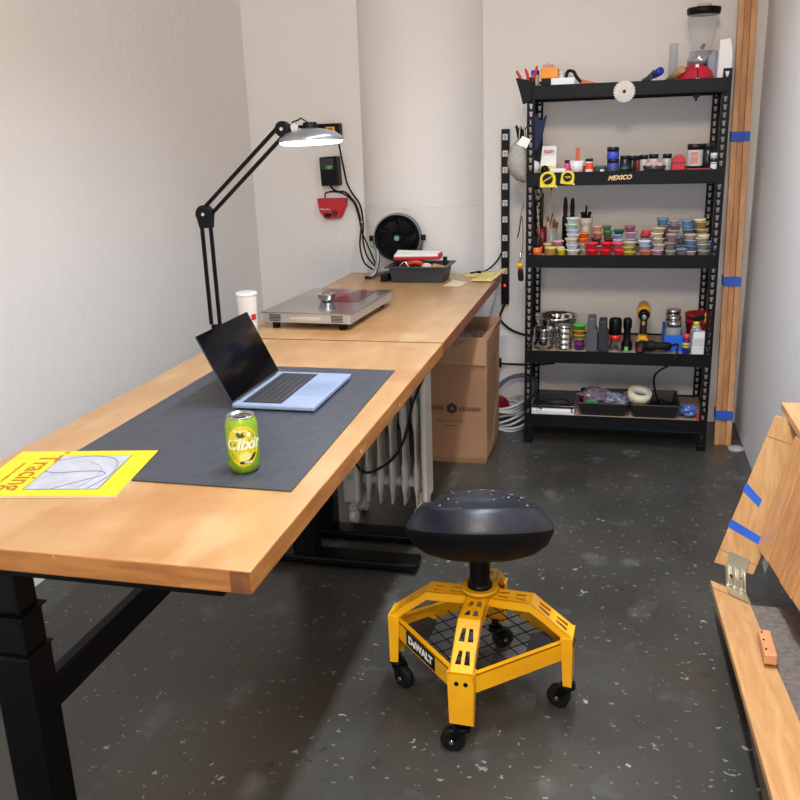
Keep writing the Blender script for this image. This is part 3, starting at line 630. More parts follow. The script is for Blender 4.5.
# ------------------------------------------------ oil heater
hw = mat('heater_enamel', (196, 192, 182), .5, var=.02)
t = thing('oil_heater', 'off white finned oil radiator standing under the far desk', 'heater', (-.8, 3.04, 0))
for k in range(5):
    x = -.892+k*.047; vs = []; b = MB(); n = 14
    prof = []
    for i in range(n+1):
        z = .10+.50*i/n; e = .0045 + (.008 if (i % 7) in (2, 3, 4) else 0)
        prof.append((z, e))
    for z, e in prof:
        for y, ee in ((2.955, .4), (2.970, 1), (3.005, 1.15), (3.04, 1), (3.055, .4)):
            vs.append((x-e*ee, y, z))
    nv = len(vs); m_ = 5
    for z, e in prof:
        for y, ee in ((2.955, .4), (2.970, 1), (3.005, 1.15), (3.04, 1), (3.055, .4)):
            vs.append((x+e*ee, y, z))
    fs = []
    for i in range(n):
        for j in range(m_-1):
            a = i*m_+j; fs += [(a, a+1, a+m_+1, a+m_), (nv+a, nv+a+m_, nv+a+m_+1, nv+a+1)]
        fs += [(i*m_, i*m_+m_, nv+i*m_+m_, nv+i*m_), (i*m_+m_-1, nv+i*m_+m_-1, nv+i*m_+2*m_-1, i*m_+2*m_-1)]
    fs += [tuple(range(m_))+tuple(range(nv+m_-1, nv-1, -1)), tuple(range(n*m_, n*m_+m_))+tuple(range(nv+n*m_+m_-1, nv+n*m_-1, -1))]
    b.add(vs, fs, True); b.build('fin', hw, t, bevel=.002)
b = MB(); b.box((-.680, 2.945, .12), (-.660, 3.065, .605)); b.build('end_panel', hw, t, bevel=.008)
b = MB(); b.box((-.985, 2.94, .10), (-.925, 3.06, .60)); cp_ = b.build('control_housing', hw, t, bevel=.01)
b = MB(); b.box((-.972, 2.937, .30), (-.936, 2.942, .37)); b.build('display', mat('display_dark', (50, 62, 74), .25), cp_)
for k in range(2):
    b = MB(); b.box((-.966, 2.937, .245-k*.05), (-.942, 2.942, .270-k*.05)); b.build('button', mat('button_grey', (168, 166, 158), .5), cp_, bevel=.002)
b = MB(); b.cyl((-.92, 3.005, .18), (-.665, 3.005, .18), .022); b.cyl((-.92, 3.005, .53), (-.665, 3.005, .53), .022); b.build('oil_tube', hw, t)
for x in (-.955, -.70):
    b = MB(); b.beam((x, 2.96, .07), (x, 3.12, .07), .03, .016); b.box((x-.01, 2.99, .07), (x+.01, 3.02, .14)); hf = b.build('foot_bracket', hw, t)
    b = MB()
    for y in (2.97, 3.11): b.cyl((x-.012, y, .03), (x+.012, y, .03), .03); b.box((x-.004, y-.004, .03), (x+.004, y+.004, .07))
    b.build('caster', mat('caster_white', (210, 208, 200), .5), hf)
cord([Vector((-.60, 2.94, .735)), at(414, 400, 1, 2.92), at(407, 430, 1, 2.92), at(398, 452, 1, 2.92), at(382, 467, 1, 2.92), at(362, 471, 1, 2.92), Vector((-.965, 2.925, .36))], .005, rub_m, '', par=t)

# ============================================================ stool
sc = Vector((-.316, 2.0, 0)); t = thing('rolling_stool', 'rolling workshop stool with black domed seat and yellow steel base', 'stool', sc)
seatm = mat('black_vinyl', (24, 27, 37), .38, var=.1, scale=60, bump=.08, bscale=260)
sz = .489
tow = Vector((.16, -1, 0)).normalized()     # the contoured seat rises towards its front lip
def tilt_seat(b, k=.36): b.v = [(x, y, z+k*((x-sc.x)*tow.x+(y-sc.y)*tow.y)) for x, y, z in b.v]; return b
b = MB(); b.lathe((sc.x, sc.y, 0), [(0, sz+.100), (.05, sz+.0965), (.10, sz+.080), (.133, sz+.054), (.137, sz+.061), (.144, sz+.060), (.155, sz+.048), (.170, sz+.027), (.1825, sz+.006), (.1845, sz)], 64); st = tilt_seat(b).build('seat', seatm, t)
b = MB(); b.lathe((sc.x, sc.y, 0), [(.1845, sz), (.185, sz-.003), (.182, sz-.018), (.168, sz-.048), (.14, sz-.070), (.10, sz-.084), (0, sz-.088)], 64); tilt_seat(b).build('seat_shell', mat('seat_shell_black', (7, 8, 10), .6, var=.02, spec=.2), t)
b = MB(); random.seed(3)
for k in range(70):
    a = random.uniform(0, 2*PI); r = .130*math.sqrt(random.random()); pf = [(0, .100), (.05, .0965), (.10, .080), (.133, .054), (.2, .0)]; z = sz+[a[1]+(b_[1]-a[1])*(r-a[0])/(b_[0]-a[0]) for a, b_ in zip(pf, pf[1:]) if a[0] <= r <= b_[0]][0]
    r_ = random.choice((.0014, .0018, .0028)); b.sphere((sc.x+r*math.cos(a), sc.y+r*math.sin(a), z-.0003), r_, 6, (1.6, 1, .35))
tilt_seat(b).build('plaster_specks', mat('speck_white', (225, 222, 214), .8), st)
b = MB(); b.lathe((sc.x, sc.y, 0), [(.026, .32), (.026, .41)], 28); b.lathe((sc.x, sc.y, 0), [(.033, .33), (.033, .315), (.028, .338)], 28); b.build('gas_lift', black_m, t)
b = MB(); b.lathe((sc.x, sc.y, 0), [(.027, .325), (.046, .325), (.048, .320), (.046, .314), (.027, .314)], 40); b.build('hub_ring', mat('yellow_ring', (214, 156, 10), .4), t)
hub = b
dirs = [math.radians(a) for a in (-92, -3, 88, 177)]
LR = .240; corners = [Vector((sc.x+LR*math.cos(a), sc.y+LR*math.sin(a), 0)) for a in dirs]
hz_, bz, cz = .308, .305, .222      # hub height, bend height, corner height
bendr = .135
bm_arm = MB()
for a in dirs:
    u = Vector((math.cos(a), math.sin(a), 0)); s_ = Vector((-u.y, u.x, 0)); hw_ = .029
    def P(r, z, w): return Vector((sc.x, sc.y, z))+u*r+s_*w
    b = MB()
    segs = [((.03, hz_), (bendr, bz)), ((bendr, bz), (LR, cz))]
    for (r0, z0), (r1, z1) in segs:
        # top sheet as strips around trapezoid slots, plus two side flanges
        rows = 2; L_ = math.hypot(r1-r0, z1-z0)
        def Q(tt, w): return P(r0+(r1-r0)*tt, z0+(z1-z0)*tt, w)
        dn_ = Vector((0, 0, -.0025))
        slots = [(.16, .42), (.58, .84)]
        cuts = [0]+[x for sl in slots for x in sl]+[1]
        for i in range(0, len(cuts)-1):
            t0, t1 = cuts[i], cuts[i+1]
            if i % 2 == 0: b.prism([Q(t0, -hw_), Q(t0, hw_), Q(t1, hw_), Q(t1, -hw_)], dn_)
            else:
                # outward widening slots: [edge .. slot .. centre web .. slot .. edge]
                wa, wb, c_ = .013, .018, .004
                b.prism([Q(t0, -hw_), Q(t0, -wa), Q(t1, -wb), Q(t1, -hw_)], dn_); b.prism([Q(t0, hw_), Q(t1, hw_), Q(t1, wb), Q(t0, wa)], dn_)
                b.prism([Q(t0, -c_), Q(t0, c_), Q(t1, c_), Q(t1, -c_)], dn_)
        for sd in (-1, 1):
            b.prism([Q(0, sd*hw_), Q(1, sd*hw_), Q(1, sd*hw_)+Vector((0, 0, -.024)), Q(0, sd*hw_)+Vector((0, 0, -.024))], s_*(-sd*.0025))
    arm_o = b.build('arm', yel, t)
    # leg: outer corner folded sheet
    b = MB(); top = P(LR, cz+.002, 0)
    d1 = None
    b.prism([P(LR, cz+.002, -.034), P(LR, cz+.002, .034), P(LR, .082, .030), P(LR, .082, -.030)], u*-.003)
    for sd in (-1, 1): b.prism([P(LR, cz+.002, sd*.034), P(LR-.03, cz-.002, sd*.032), P(LR-.022, .082, sd*.028), P(LR, .082, sd*.030)], s_*(-sd*.003))
    lg = b.build('leg', yel, t, bevel=.001)
    b = MB()
    for sd in (-1, 1): b.cyl(P(LR-.001, cz-.028, sd*.011), P(LR+.002, cz-.028, sd*.011), .0055, n=14)
    b.build('bolt', black_m, lg)
    # caster
    b = MB(); cp0 = P(LR-.012, 0, 0); ca = (PI*.98, PI*.9, .6, -.6)[dirs.index(a)]; cu_ = Vector((math.cos(ca), math.sin(ca), 0)); cs = Vector((-cu_.y, cu_.x, 0))
    wc = cp0+cu_*.024+Vector((0, 0, .0305))
    b.cyl(cp0+Vector((0, 0, .066)), cp0+Vector((0, 0, .090)), .010); b.cyl(cp0+Vector((0, 0, .062)), cp0+Vector((0, 0, .072)), .020)
    for sd in (-1, 1): b.prism([cp0+cs*sd*.015+Vector((0, 0, .066))+cu_*-.014, cp0+cs*sd*.015+Vector((0, 0, .066))+cu_*.018, wc+cs*sd*.015+cu_*.006, wc+cs*sd*.015-cu_*.008], cs*sd*.002)
    cf = b.build('caster', black_m, t)
    b = MB(); b.lathe_ax(wc-cs*.012, wc+cs*.012, [(0, 0), (.0265, 0), (.0305, .12), (.0305, .88), (.0265, 1), (0, 1)], 28); wl = b.build('wheel', rub_m, cf)
    b = MB()
    for sd in (-1, 1): b.cyl(wc+cs*sd*.0119, wc+cs*sd*.019, .005, n=12)
    b.build('axle', chrome, wl)
# lower square ring + shelf mesh
for i in range(4):
    a, c = corners[i], corners[(i+1) % 4]; d = (c-a).normalized(); out = Vector((d.y, -d.x, 0))
    b = MB(); pa = a+d*.012; pc_ = c-d*.012; z0, z1 = .155, .203
    pts = [pa+Vector((0, 0, z1)), pc_+Vector((0, 0, z1)), pc_+Vector((0, 0, z0)), pa+Vector((0, 0, z0))]
    b.prism(pts, out*-.003); b.prism([pa+Vector((0, 0, z1)), pc_+Vector((0, 0, z1)), pc_+Vector((0, 0, z1))-out*.016, pa+Vector((0, 0, z1))-out*.016], (0, 0, -.0025))
    rb = b.build('base_rail', yel, t)
    if i == 3:    # rail between the left corner and the front corner carries the plate
        mid = (a+c)/2+Vector((0, 0, .180)); mid = mid-d*.02
        b = MB(); b.prism([mid-d*.072+Vector((0, 0, .021)), mid+d*.072+Vector((0, 0, .021)), mid+d*.072+Vector((0, 0, -.021)), mid-d*.072+Vector((0, 0, -.021))], out*.001); pl = b.build('name_plate', blackp_m, rb)
        xd = d if d.dot(rt) > 0 else -d
        text('DeWALT', .030, paper, rb, frame(mid+out*.0012, xd, (0, 0, 1)), 'brand_lettering', ext=.0004, bold=.0014)
b = MB(); zsh = .172
inn = [sc+(q-sc)*.93 for q in corners]
for k in range(1, 8):
    f = k/8
    for (i0, i1, i2, i3) in ((0, 1, 3, 2), (0, 3, 1, 2)):
        p = inn[i0].lerp(inn[i1], f); q = inn[i2].lerp(inn[i3], f); b.tube([p+Vector((0, 0, zsh)), q+Vector((0, 0, zsh))], .0016, 5)
b.build('wire_shelf', black_m, t)
for i in (0, 1, 3):
    b = MB(); q = sc+(corners[i]-sc)*.88; u = (corners[i]-sc).normalized(); s_ = Vector((-u.y, u.x, 0))
    b.prism([q+Vector((0, 0, zsh+.003)), q-u*.055+s_*.062+Vector((0, 0, zsh+.003)), q-u*.085+s_*.045+Vector((0, 0, zsh+.003)), q-u*.085-s_*.045+Vector((0, 0, zsh+.003)), q-u*.055-s_*.062+Vector((0, 0, zsh+.003))], (0, 0, .002))
    b.build('corner_tray', mat('tray_sheet', (36, 37, 40), .5), t)

# ============================================================ storage shelf
SX0, SX1, SY0, SY1, SH = -.414, .409, 4.0, 4.41, 1.647
SZ = [1.612, 1.252, .894, .455, .146]         # beam tops
shelf = thing('storage_shelf', 'black steel storage shelf with five levels against the back wall', 'shelf', ((SX0+SX1)/2, (SY0+SY1)/2, 0))
def slotted(b, o, ux, wid, h):                 # slotted strip from point o, along ux, pierced in a keyhole pattern
    o = Vector(o); ux = Vector(ux); n = Vector((ux.y, -ux.x, 0))*.0018
    def q(x0, x1, z0, z1, x2=None, x3=None):
        x2 = x0 if x2 is None else x2; x3 = x1 if x3 is None else x3
        b.prism([o+ux*x0+Vector((0, 0, z0)), o+ux*x1+Vector((0, 0, z0)), o+ux*x3+Vector((0, 0, z1)), o+ux*x2+Vector((0, 0, z1))], n)
    c = wid*.52; e = .0078
    pit = .0318; z = .02; q(0, wid, 0, z)
    while z+pit < h:
        # slot wide at the top, narrow at the foot
        q(0, c-e*.5, z, z+.021, 0, c-e); q(c+e*.5, wid, z, z+.021, c+e, wid); q(0, wid, z+.021, z+pit); z += pit
    q(0, wid, z, h)
for (x, sx) in ((SX0, 1), (SX1, -1)):
    for (y, sy) in ((SY0, 1), (SY1, -1)):
        b = MB(); slotted(b, (x, y, .004), (sx, 0, 0), .034, SH-.004); slotted(b, (x, y, .004), (0, sy, 0), .034, SH-.004)
        po = b.build('post', shelfm, shelf)
        b = MB(); b.box((min(x, x+sx*.036)-.001, min(y, y+sy*.036)-.001, 0), (max(x, x+sx*.036)+.001, max(y, y+sy*.036)+.001, .03)); b.build('post_foot', blackp_m, po, bevel=.002)
for i, z in enumerate(SZ):
    for y, nm in ((SY0-.004, 1), (SY1+.004, -1)):
        b = MB(); y2 = y+nm*.014
        b.box((SX0+.003, min(y, y+nm*.003), z-.056), (SX1-.003, max(y, y+nm*.003), z)); b.box((SX0+.003, min(y, y2), z-.056), (SX1-.003, max(y, y2), z-.053)); b.box((SX0+.003, min(y, y+nm*.008), z-.003), (SX1-.003, max(y, y+nm*.008), z)); b.build('beam', shelfm, shelf, bevel=.001)
    for x, nm in ((SX0, 1), (SX1, -1)):
        b = MB(); b.box((min(x, x+nm*.004), SY0+.012, z-.056), (max(x, x+nm*.004), SY1-.012, z)); b.build('side_beam', shelfm, shelf)
    b = MB(); b.box((SX0+.006, SY0+.001, z-.020), (SX1-.006, SY1-.001, z-.008)); b.build('shelf_board', fibre, shelf)
DZ = [z-.008 for z in SZ]
KX, KZ = 234., 229.
# ------------------------------------------------ small tubs on the third level
TC = {}
def col(name, rgb, rough=.45):
    return mat('tub_'+name.replace(' ', '_'), rgb, rough, var=.02)
def tub(x, y, z, wd, h, c, label, group='small plastic tubs on the middle shelf', cat='tub'):
    R_ = wd/2; m = col(c, CLR[c])
    b = MB(); b.lathe((x, y, z), [(0, 0), (R_*.74, 0), (R_*.95, h*.80), (R_*1.05, h*.82), (R_*1.05, h), (R_*.98, h), (R_*.94, h*.93), (0, h*.93)] if h > .015 else [(0, 0), (R_*.9, 0), (R_, h), (0, h)], 20)
    return tag(b.build('plastic_tub', m), label, cat, group)
CLR = {'orange': (240, 118, 28), 'tan yellow': (232, 190, 110), 'bright yellow': (236, 232, 30), 'beige': (214, 200, 176), 'white': (238, 238, 240), 'lilac white': (226, 222, 240),
       'cream': (236, 226, 202), 'ice white': (232, 240, 242), 'lavender': (206, 212, 236), 'pale green': (200, 226, 206), 'mint white': (226, 240, 230), 'grey beige': (196, 184, 170),
       'crimson': (226, 26, 56), 'pure red': (238, 24, 40), 'pinkish red': (236, 52, 72), 'olive yellow': (206, 192, 84), 'mustard': (214, 196, 70), 'peach orange': (236, 134, 96), 'light blue': (160, 192, 222),
       'lilac pink': (212, 178, 198), 'beige white': (214, 204, 194), 'warm beige': (208, 190, 168), 'pale grey': (180, 176, 176), 'mauve': (178, 152, 152), 'brown mauve': (160, 138, 134), 'slate blue': (128, 142, 160),
       'pale pink': (216, 196, 196), 'mid blue': (96, 132, 178), 'blue grey': (150, 168, 190), 'sand': (212, 192, 154), 'dusty blue': (124, 150, 178), 'dark brown': (120, 92, 82), 'tan': (214, 186, 124), 'deep tan': (196, 166, 110),
       'grey': (164, 166, 168), 'peach': (240, 176, 136), 'pale peach': (238, 196, 166), 'green': (66, 150, 96), 'olive green': (120, 142, 84), 'dark green': (36, 110, 72), 'burgundy': (120, 30, 52), 'pink': (244, 176, 176), 'dark red': (150, 24, 34),
       'rose': (226, 96, 120), 'sky blue': (128, 184, 218), 'plum grey': (150, 134, 150), 'lime green': (150, 206, 60), 'grass green': (60, 190, 70), 'purple': (110, 50, 150), 'mauve pink': (190, 110, 130), 'pure orange': (240, 130, 50)}
stacks = [
 ('just right of the black pens', 550.6, 4.045, 12, [('tan yellow', 9)]),
 ('left of the tall white stack', 561.2, 4.045, 9, [('bright yellow', 7), ('beige', 2.2)]),
 ('in the tall white stack', 572, 4.05, 13, [('white', 6.2), ('lilac white', 5.5), ('cream', 6.2), ('ice white', 4.1), ('lavender', 4.8), ('pale green', 5.5), ('mint white', 6.2)]),
 ('right of the tall white stack', 583.5, 4.09, 12, [('grey beige', 6), ('beige', 5.6), ('pure orange', 5.5), ('orange', 5)]),
 ('left of the three red stacks', 592, 4.05, 13.5, [('crimson', 6.6), ('pinkish red', 6.8)]),
 ('middle of the three red stacks', 605.8, 4.05, 12, [('pure red', 6.6), ('crimson', 6.8)]),
 ('right of the three red stacks', 618, 4.05, 12, [('pinkish red', 6.6), ('rose', 6.8)]),
 ('behind the left red stack', 597, 4.14, 11, [('pale grey', 8), ('burgundy', 7.0), ('peach', 6.2), ('pale peach', 6.2)]),
 ('behind the middle red stack', 607.5, 4.14, 10, [('grey beige', 8), ('dark red', 7.0), ('green', 7.4), ('olive green', 5)]),
 ('behind the right red stack', 618, 4.14, 12, [('grey', 8), ('ice white', 6), ('light blue', 5), ('dark green', 4.2)]),
 ('between the red and peach orange tubs', 629, 4.05, 13, [('mustard', 4.7), ('olive yellow', 4.5), ('beige', 4.8)]),
 ('behind the mustard stack', 630.5, 4.13, 12, [('grey', 8), ('pale grey', 7), ('lilac pink', 6.5), ('mauve pink', 5.8)]),
 ('on the peach orange tub stack', 645, 4.05, 12, [('peach orange', 5.7), ('light blue', 4.7), ('white', 4.6)]),
 ('behind the peach orange stack', 646, 4.14, 12, [('slate blue', 8), ('grey', 7), ('rose', 4), ('pinkish red', 3)]),
 ('in the tall beige column', 658, 4.05, 12.5, [('lilac pink', 6.3), ('beige white', 5.6), ('warm beige', 5.8), ('cream', 5.2), ('sand', 5)]),
 ('in the far column topped by blue', 662.5, 4.15, 13, [('grey', 8), ('slate blue', 7), ('dark brown', 7), ('plum grey', 6), ('sky blue', 6.5)]),
 ('in the mauve column', 670.5, 4.05, 11.5, [('pale grey', 5.6), ('brown mauve', 8), ('mauve', 8)]),
 ('behind the mauve column', 674, 4.14, 12, [('slate blue', 8), ('grey', 8), ('grey beige', 7), ('plum grey', 5), ('beige white', 5)]),
 ('beside the mauve column', 680.5, 4.04, 10.5, [('slate blue', 7.5)]),
 ('in the blue and sand column', 690.8, 4.06, 13, [('pale pink', 4.8), ('mid blue', 5.4), ('blue grey', 5.5), ('sand', 5.2)]),
 ('behind the blue and sand column', 687.5, 4.15, 13, [('grey', 8), ('slate blue', 8), ('dusty blue', 8), ('mid blue', 3), ('light blue', 5.5)]),
 ('behind the gap before the grey column', 697, 4.18, 11, [('pale grey', 8), ('brown mauve', 8), ('mauve', 8), ('lilac pink', 7)]),
 ('in the grey column at the right end', 702.5, 4.05, 13, [('grey', 6), ('pale grey', 6), ('sand', 6), ('beige', 3)]),
 ('behind the right grey column', 700.5, 4.14, 12.5, [('slate blue', 8), ('dusty blue', 8), ('tan', 8), ('deep tan', 7), ('cream', 3)]),
 ('in the last short stack by the right post', 711, 4.12, 9, [('blue grey', 7), ('dusty blue', 5)])]
for place, u, y, wpx, lst in stacks:
    z = DZ[2]; n = len(lst)
    for i, (c, h) in enumerate(lst):
        lev = 'single' if n == 1 else 'bottom' if i == 0 else 'top' if i == n-1 else ('second', 'third', 'fourth', 'fifth', 'sixth')[i-1]+' up'
        hh = h/KZ*(1 if y < 4.1 else 1.02); wd = wpx/KX*(.98+.06*((i*7+int(u)) % 3-1)/2)
        tub(XU(u, y, z)+(.0035*((i*5+len(place)) % 3-1)), y, z, wd, hh, c, f'{c} plastic tub, {lev}, {place}', cat='tub'); z += hh
def jar(name, u, y, z, wpx, h, m, lidm, label, lidh=.012, cat='jar', group=None, band=None):
    """round jar: body + lid (+ band of another colour)"""
    x = XU(u, y, z); R_ = wpx/KX/2; t = thing(name, label, cat, (x, y, z), group); H2 = h/KZ
    b = MB(); b.lathe((x, y, z), [(0, 0), (R_*.93, 0), (R_, .003), (R_, (H2-lidh)*.93), (R_*.9, H2-lidh), (0, H2-lidh)], 24); bo = b.build('jar_body', m, t)
    b = MB(); b.lathe((x, y, z), [(0, H2-lidh), (R_*.99, H2-lidh), (R_*.99, H2-.0012), (R_*.93, H2), (0, H2)], 24); b.build('lid', lidm, t)
    if band:
        bm_, a, c = band; b = MB(); b.lathe((x, y, z), [(R_*1.01, H2*a), (R_*1.012, H2*(a+.01)), (R_*1.012, H2*(c-.01)), (R_*1.01, H2*c)], 24); b.build('label_band', bm_, bo)
    return t
# pens, brushes and tools on the left end of the third level
z3 = DZ[2]
def cup(u, y, z, wpx, h, m, label, nm='holder_cup'):
    x = XU(u, y, z); R_ = wpx/KX/2; H2 = h/KZ
    b = MB(); b.lathe((x, y, z), [(0, 0), (R_*.88, 0), (R_, H2), (R_*.93, H2), (R_*.82, .004), (0, .004)], 28); return tag(b.build(nm, m), label, 'cup'), x
_, xc = cup(536.6, 4.045, z3, 12, 9.0, mat('cup_orange', (226, 106, 30), .4), 'orange cup of black pens at the left of the middle shelf')
for k in range(9):
    a = k*2.4; r = .014*math.sqrt((k+.5)/9); o = MB(); p0 = Vector((xc+r*.8*math.cos(a), 4.045+r*math.sin(a), z3+.006)); p1 = p0+Vector((.009*math.cos(a), .008*math.sin(a), .062+.010*((k*5) % 3)))
    o.cyl(p0, p1, .0033, n=8); tag(o.build('marker_pen', blackp_m), 'black pen standing in the orange cup', 'pen', 'black pens in the orange cup')
_, xc = cup(542, 4.15, z3, 10.5, 27, mat('cup_dark_red', (120, 20, 32), .3), 'dark red tall cup of paint brushes behind the orange cup')
wood = mat('brush_wood', (196, 160, 112), .5); 
for k in range(8):
    a = k*2.4; r = .012; p0 = Vector((xc+r*math.cos(a)*.6, 4.15+r*math.sin(a)*.6, z3+.01)); L_ = .17+.035*((k*3) % 4)
    p1 = p0+Vector((.040*math.cos(a), .03*math.sin(a), L_)); o = MB(); o.cyl(p0, p1, .0022, .0030, 8); o.mi = 1; o.lathe_ax(p1, p1+(p1-p0).normalized()*.03, [(.003, 0), (.0045, .4), (.001, 1)], 8)
    tag(o.build('paint_brush', [wood if k % 2 else blackp_m, blackp_m if k % 3 else wood]), 'thin paint brush standing in the dark red cup', 'brush', 'brushes in the dark red cup')
x = XU(551.5, 4.13, z3); b = MB(); b.lathe((x, 4.13, z3), [(0, 0), (.024, 0), (.026, .115), (.0245, .115), (.0225, .003), (0, .003)], 28)
tag(b.build('clear_beaker', clearp), 'clear plastic beaker of wooden modelling tools on the middle shelf', 'beaker')
for k in range(6):
    a = k*1.3; p0 = Vector((x+.008*math.cos(a), 4.13+.008*math.sin(a), z3+.006)); p1 = p0+Vector((.016*math.cos(a), .012*math.sin(a), .14+.012*(k % 3)))
    o = MB(); o.lathe_ax(p0, p1, [(0, 0), (.003, .02), (.0035, .7), (.0075, .86), (.006, .96), (0, 1)], 10); tag(o.build('modelling_tool', mat('tool_wood', (222, 190, 150), .5) if k % 2 else mat('tool_darkwood', (120, 72, 48), .5)), 'wooden modelling tool in the clear beaker', 'tool', 'modelling tools in the clear beaker')
tub(XU(546.5, 4.12, z3), 4.065, z3+0, 0.001, .001, 'tan', 'x') if False else None
x = XU(558, 4.10, z3); tub(x, 4.10, z3, .045, .032, 'grey beige', 'grey beige tub under the pink one left of the white stack'); tub(x, 4.10, z3+.032, .05, .030, 'pink', 'pink plastic tub left of the tall white stack')
x = XU(547.5, 4.10, z3); tub(x, 4.10, z3, .036, .05, 'tan', 'deep yellow tub standing behind the tan yellow one')
for u, h, l in ((564.5, 57, 'left of the two tall black brush rolls behind the white stack'), (571.5, 56, 'right of the two tall black brush rolls behind the white stack')):
    x = XU(u, 4.19, z3); b = MB(); b.lathe((x, 4.19, z3), [(0, 0), (.013, 0), (.014, .15), (.009, .17), (.011, .20), (.008, h/KZ-.01), (.003, h/KZ), (0, h/KZ)], 14); tag(b.build('brush_roll', blackp_m), l, 'brush')
x = XU(585, 4.19, z3)
b = MB(); b.lathe((x, 4.19, z3), [(0, 0), (.022, 0), (.024, .11), (.020, .115), (.030, .125), (.034, .155), (.032, .155), (.02, .13), (0, .128)], 24); tag(b.build('cream_bowl', mat('bowl_cream', (222, 214, 196), .4)), 'tall cream footed bowl behind the orange tubs', 'bowl')
for k in range(7):
    a = k*2.4; r = .016; p0 = Vector((x+r*math.cos(a)*.7, 4.19+r*math.sin(a)*.7, z3+.135)); o = MB(); o.cyl(p0, p0+Vector((.01*math.cos(a), .01*math.sin(a), .045+.03*(k == 2))), .006, .004, 8); tag(o.build('black_nozzle', blackp_m), 'black nozzle standing in the cream bowl', 'nozzle', 'black nozzles in the cream bowl')
# ------------------------------------------------ second level
z2 = DZ[1]; Y2 = 4.06
capm = mat('jar_cap_black', (16, 16, 18), .4); drk = mat('jar_dark', (26, 34, 40), .2); whl = mat('label_white', (222, 220, 214), .5)
x0 = XU(539.5, 4.1, z2); x1 = XU(556.5, 4.1, z2)
t = thing('white_pouch', 'white foil pouch with red print at the left of the second shelf', 'pouch', ((x0+x1)/2, 4.1, z2))
b = MB(); b.prism([(x0, 4.09, z2), (x1, 4.09, z2), (x1-.002, 4.11, z2+.118), (x0+.01, 4.11, z2+.118)], (0, .012, 0)); b.prism([(x0+.004, 4.07, z2), (x1-.004, 4.07, z2), (x1-.004, 4.10, z2+.06), (x0+.004, 4.10, z2+.06)], (0, .03, 0)); pb = b.build('pouch_body', paper, t, bevel=.004)
text('RESIN', .018, red_m, pb, frame(((x0+x1)/2+.004, 4.096, z2+.095), (1, 0, 0), (0, .15, 1)), 'print_lettering', bold=.0005)
b = MB(); b.box((x0+.006, 4.062, z2+.022), (x1-.008, 4.071, z2+.034)); b.build('yellow_stripe', mat('stripe_yellow', (226, 216, 50), .5), pb)
b = MB(); b.sphere((XU(534.5, 4.05, z2), 4.06, z2+.03), .03, 9, (.8, .8, 1)); tag(b.build('crumpled_bag', mat('crumple_white', (226, 226, 226), .5)), 'crumpled white bag next to the left post on the second shelf', 'bag')
b = MB(); b.lathe((XU(544.5, 4.04, z2), 4.05, z2), [(0, 0), (.018, 0), (.018, .02), (.013, .034), (0, .038)], 20); tag(b.build('stopper', blackp_m), 'black round knob above the left tape measure', 'knob')
b = MB(); a = XU(553, 4.05, z2); b.cbox((a+.02, 4.06, z2+.012), (.07, .05, .022)); tag(b.build('white_packet', paper, bevel=.006), 'flat white packet behind the tape measures', 'packet')
def tape_measure(u, v, s, label, rot):
    p = at(u, v, 1, 3.98); t = thing('tape_measure', label, 'tape measure', (p.x, 3.985, p.z-s/2), 'tape measures clipped on the shelf beam')
    R = Matrix.Rotation(rot, 3, 'Y'); c = Vector((p.x, 3.9955, p.z))
    P = [(-.5, -.5), (.5, -.5), (.5, .05)]+[(.5*math.cos(a), .05+.45*math.sin(a)) for a in [math.radians(k) for k in range(15, 180, 15)]]+[(-.5, .05)]
    b = MB(); b.prism([c+R@Vector((x*s, 0, z*s)) for x, z in P], (0, -.032, 0)); bd = b.build('case', mat('case_lemon', (244, 214, 30), .35), t, bevel=.004)
    b = MB(); cc = c+R@Vector((0, -.0325, .04*s)); b.cyl(cc, cc+Vector((0, -.003, 0)), .33*s, n=28); bb = b.build('badge', blackp_m, bd)
    text('FATMAX' if rot == 0 else 'TAPE', .011, mat('badge_yellow', (230, 196, 40), .5), bd, frame(cc+Vector((0, -.0034, 0)), (1, 0, .6) if rot == 0 else (1, 0, 0), (0, 0, 1)), 'badge_lettering', bold=.0004)
    b = MB(); b.prism([c+R@Vector((x*s, 0, z*s)) for x, z in ((.5, -.5), (.5, -.38), (.58, -.38), (.58, -.5))], (0, -.02, 0)); b.build('tape_hook', steel, t)
    b = MB(); b.box((c.x-.012, 3.9955, c.z), (c.x+.012, 3.9958, c.z+.02)); b.build('belt_clip', steel, t)
tape_measure(548, 179.5, .068, 'larger square yellow tape measure on the second shelf beam', 0)
tape_measure(567.8, 177.5, .058, 'smaller yellow tape measure right of the larger one', .12)
jar('pigment_jar', 567.3, 4.08, z2, 6, 13, mat('pink_fluor', (240, 70, 130), .4), capm, 'small hot pink bottle with a black cap behind the white tub', cat='bottle')
x = XU(576.5, 4.06, z2); b = MB(); b.lathe((x, 4.06, z2), [(0, 0), (.024, 0), (.031, .054), (.029, .054), (.022, .003), (0, .003)], 28); tag(b.build('white_cup', white_p), 'white plastic cup holding an orange stick on the second shelf', 'cup')
b = MB(); b.beam((x+.002, 4.06, z2+.005), (x+.003, 4.065, z2+.100), .019, .006, (0, 1, 0)); b.cyl((x+.003, 4.062, z2+.100), (x+.003, 4.068, z2+.100), .0095); tag(b.build('orange_stick', mat('stick_orange', (196, 92, 48), .5)), 'orange brown rounded stick standing in the white cup', 'stick')
jar('paint_jar', 589, 4.06, z2, 7.8, 14, white_p, capm, 'glowing orange paint jar with black cap on the second shelf', band=(mat('orange_fluor', (255, 84, 40), .4), .28, .72))
jar('red_bottle', 583.3, 4.10, z2, 4, 7, mat('bottle_red', (190, 50, 50), .3), mat('cap_red', (170, 40, 40), .4), 'tiny red bottle between the white cup and orange jar', cat='bottle', lidh=.006)
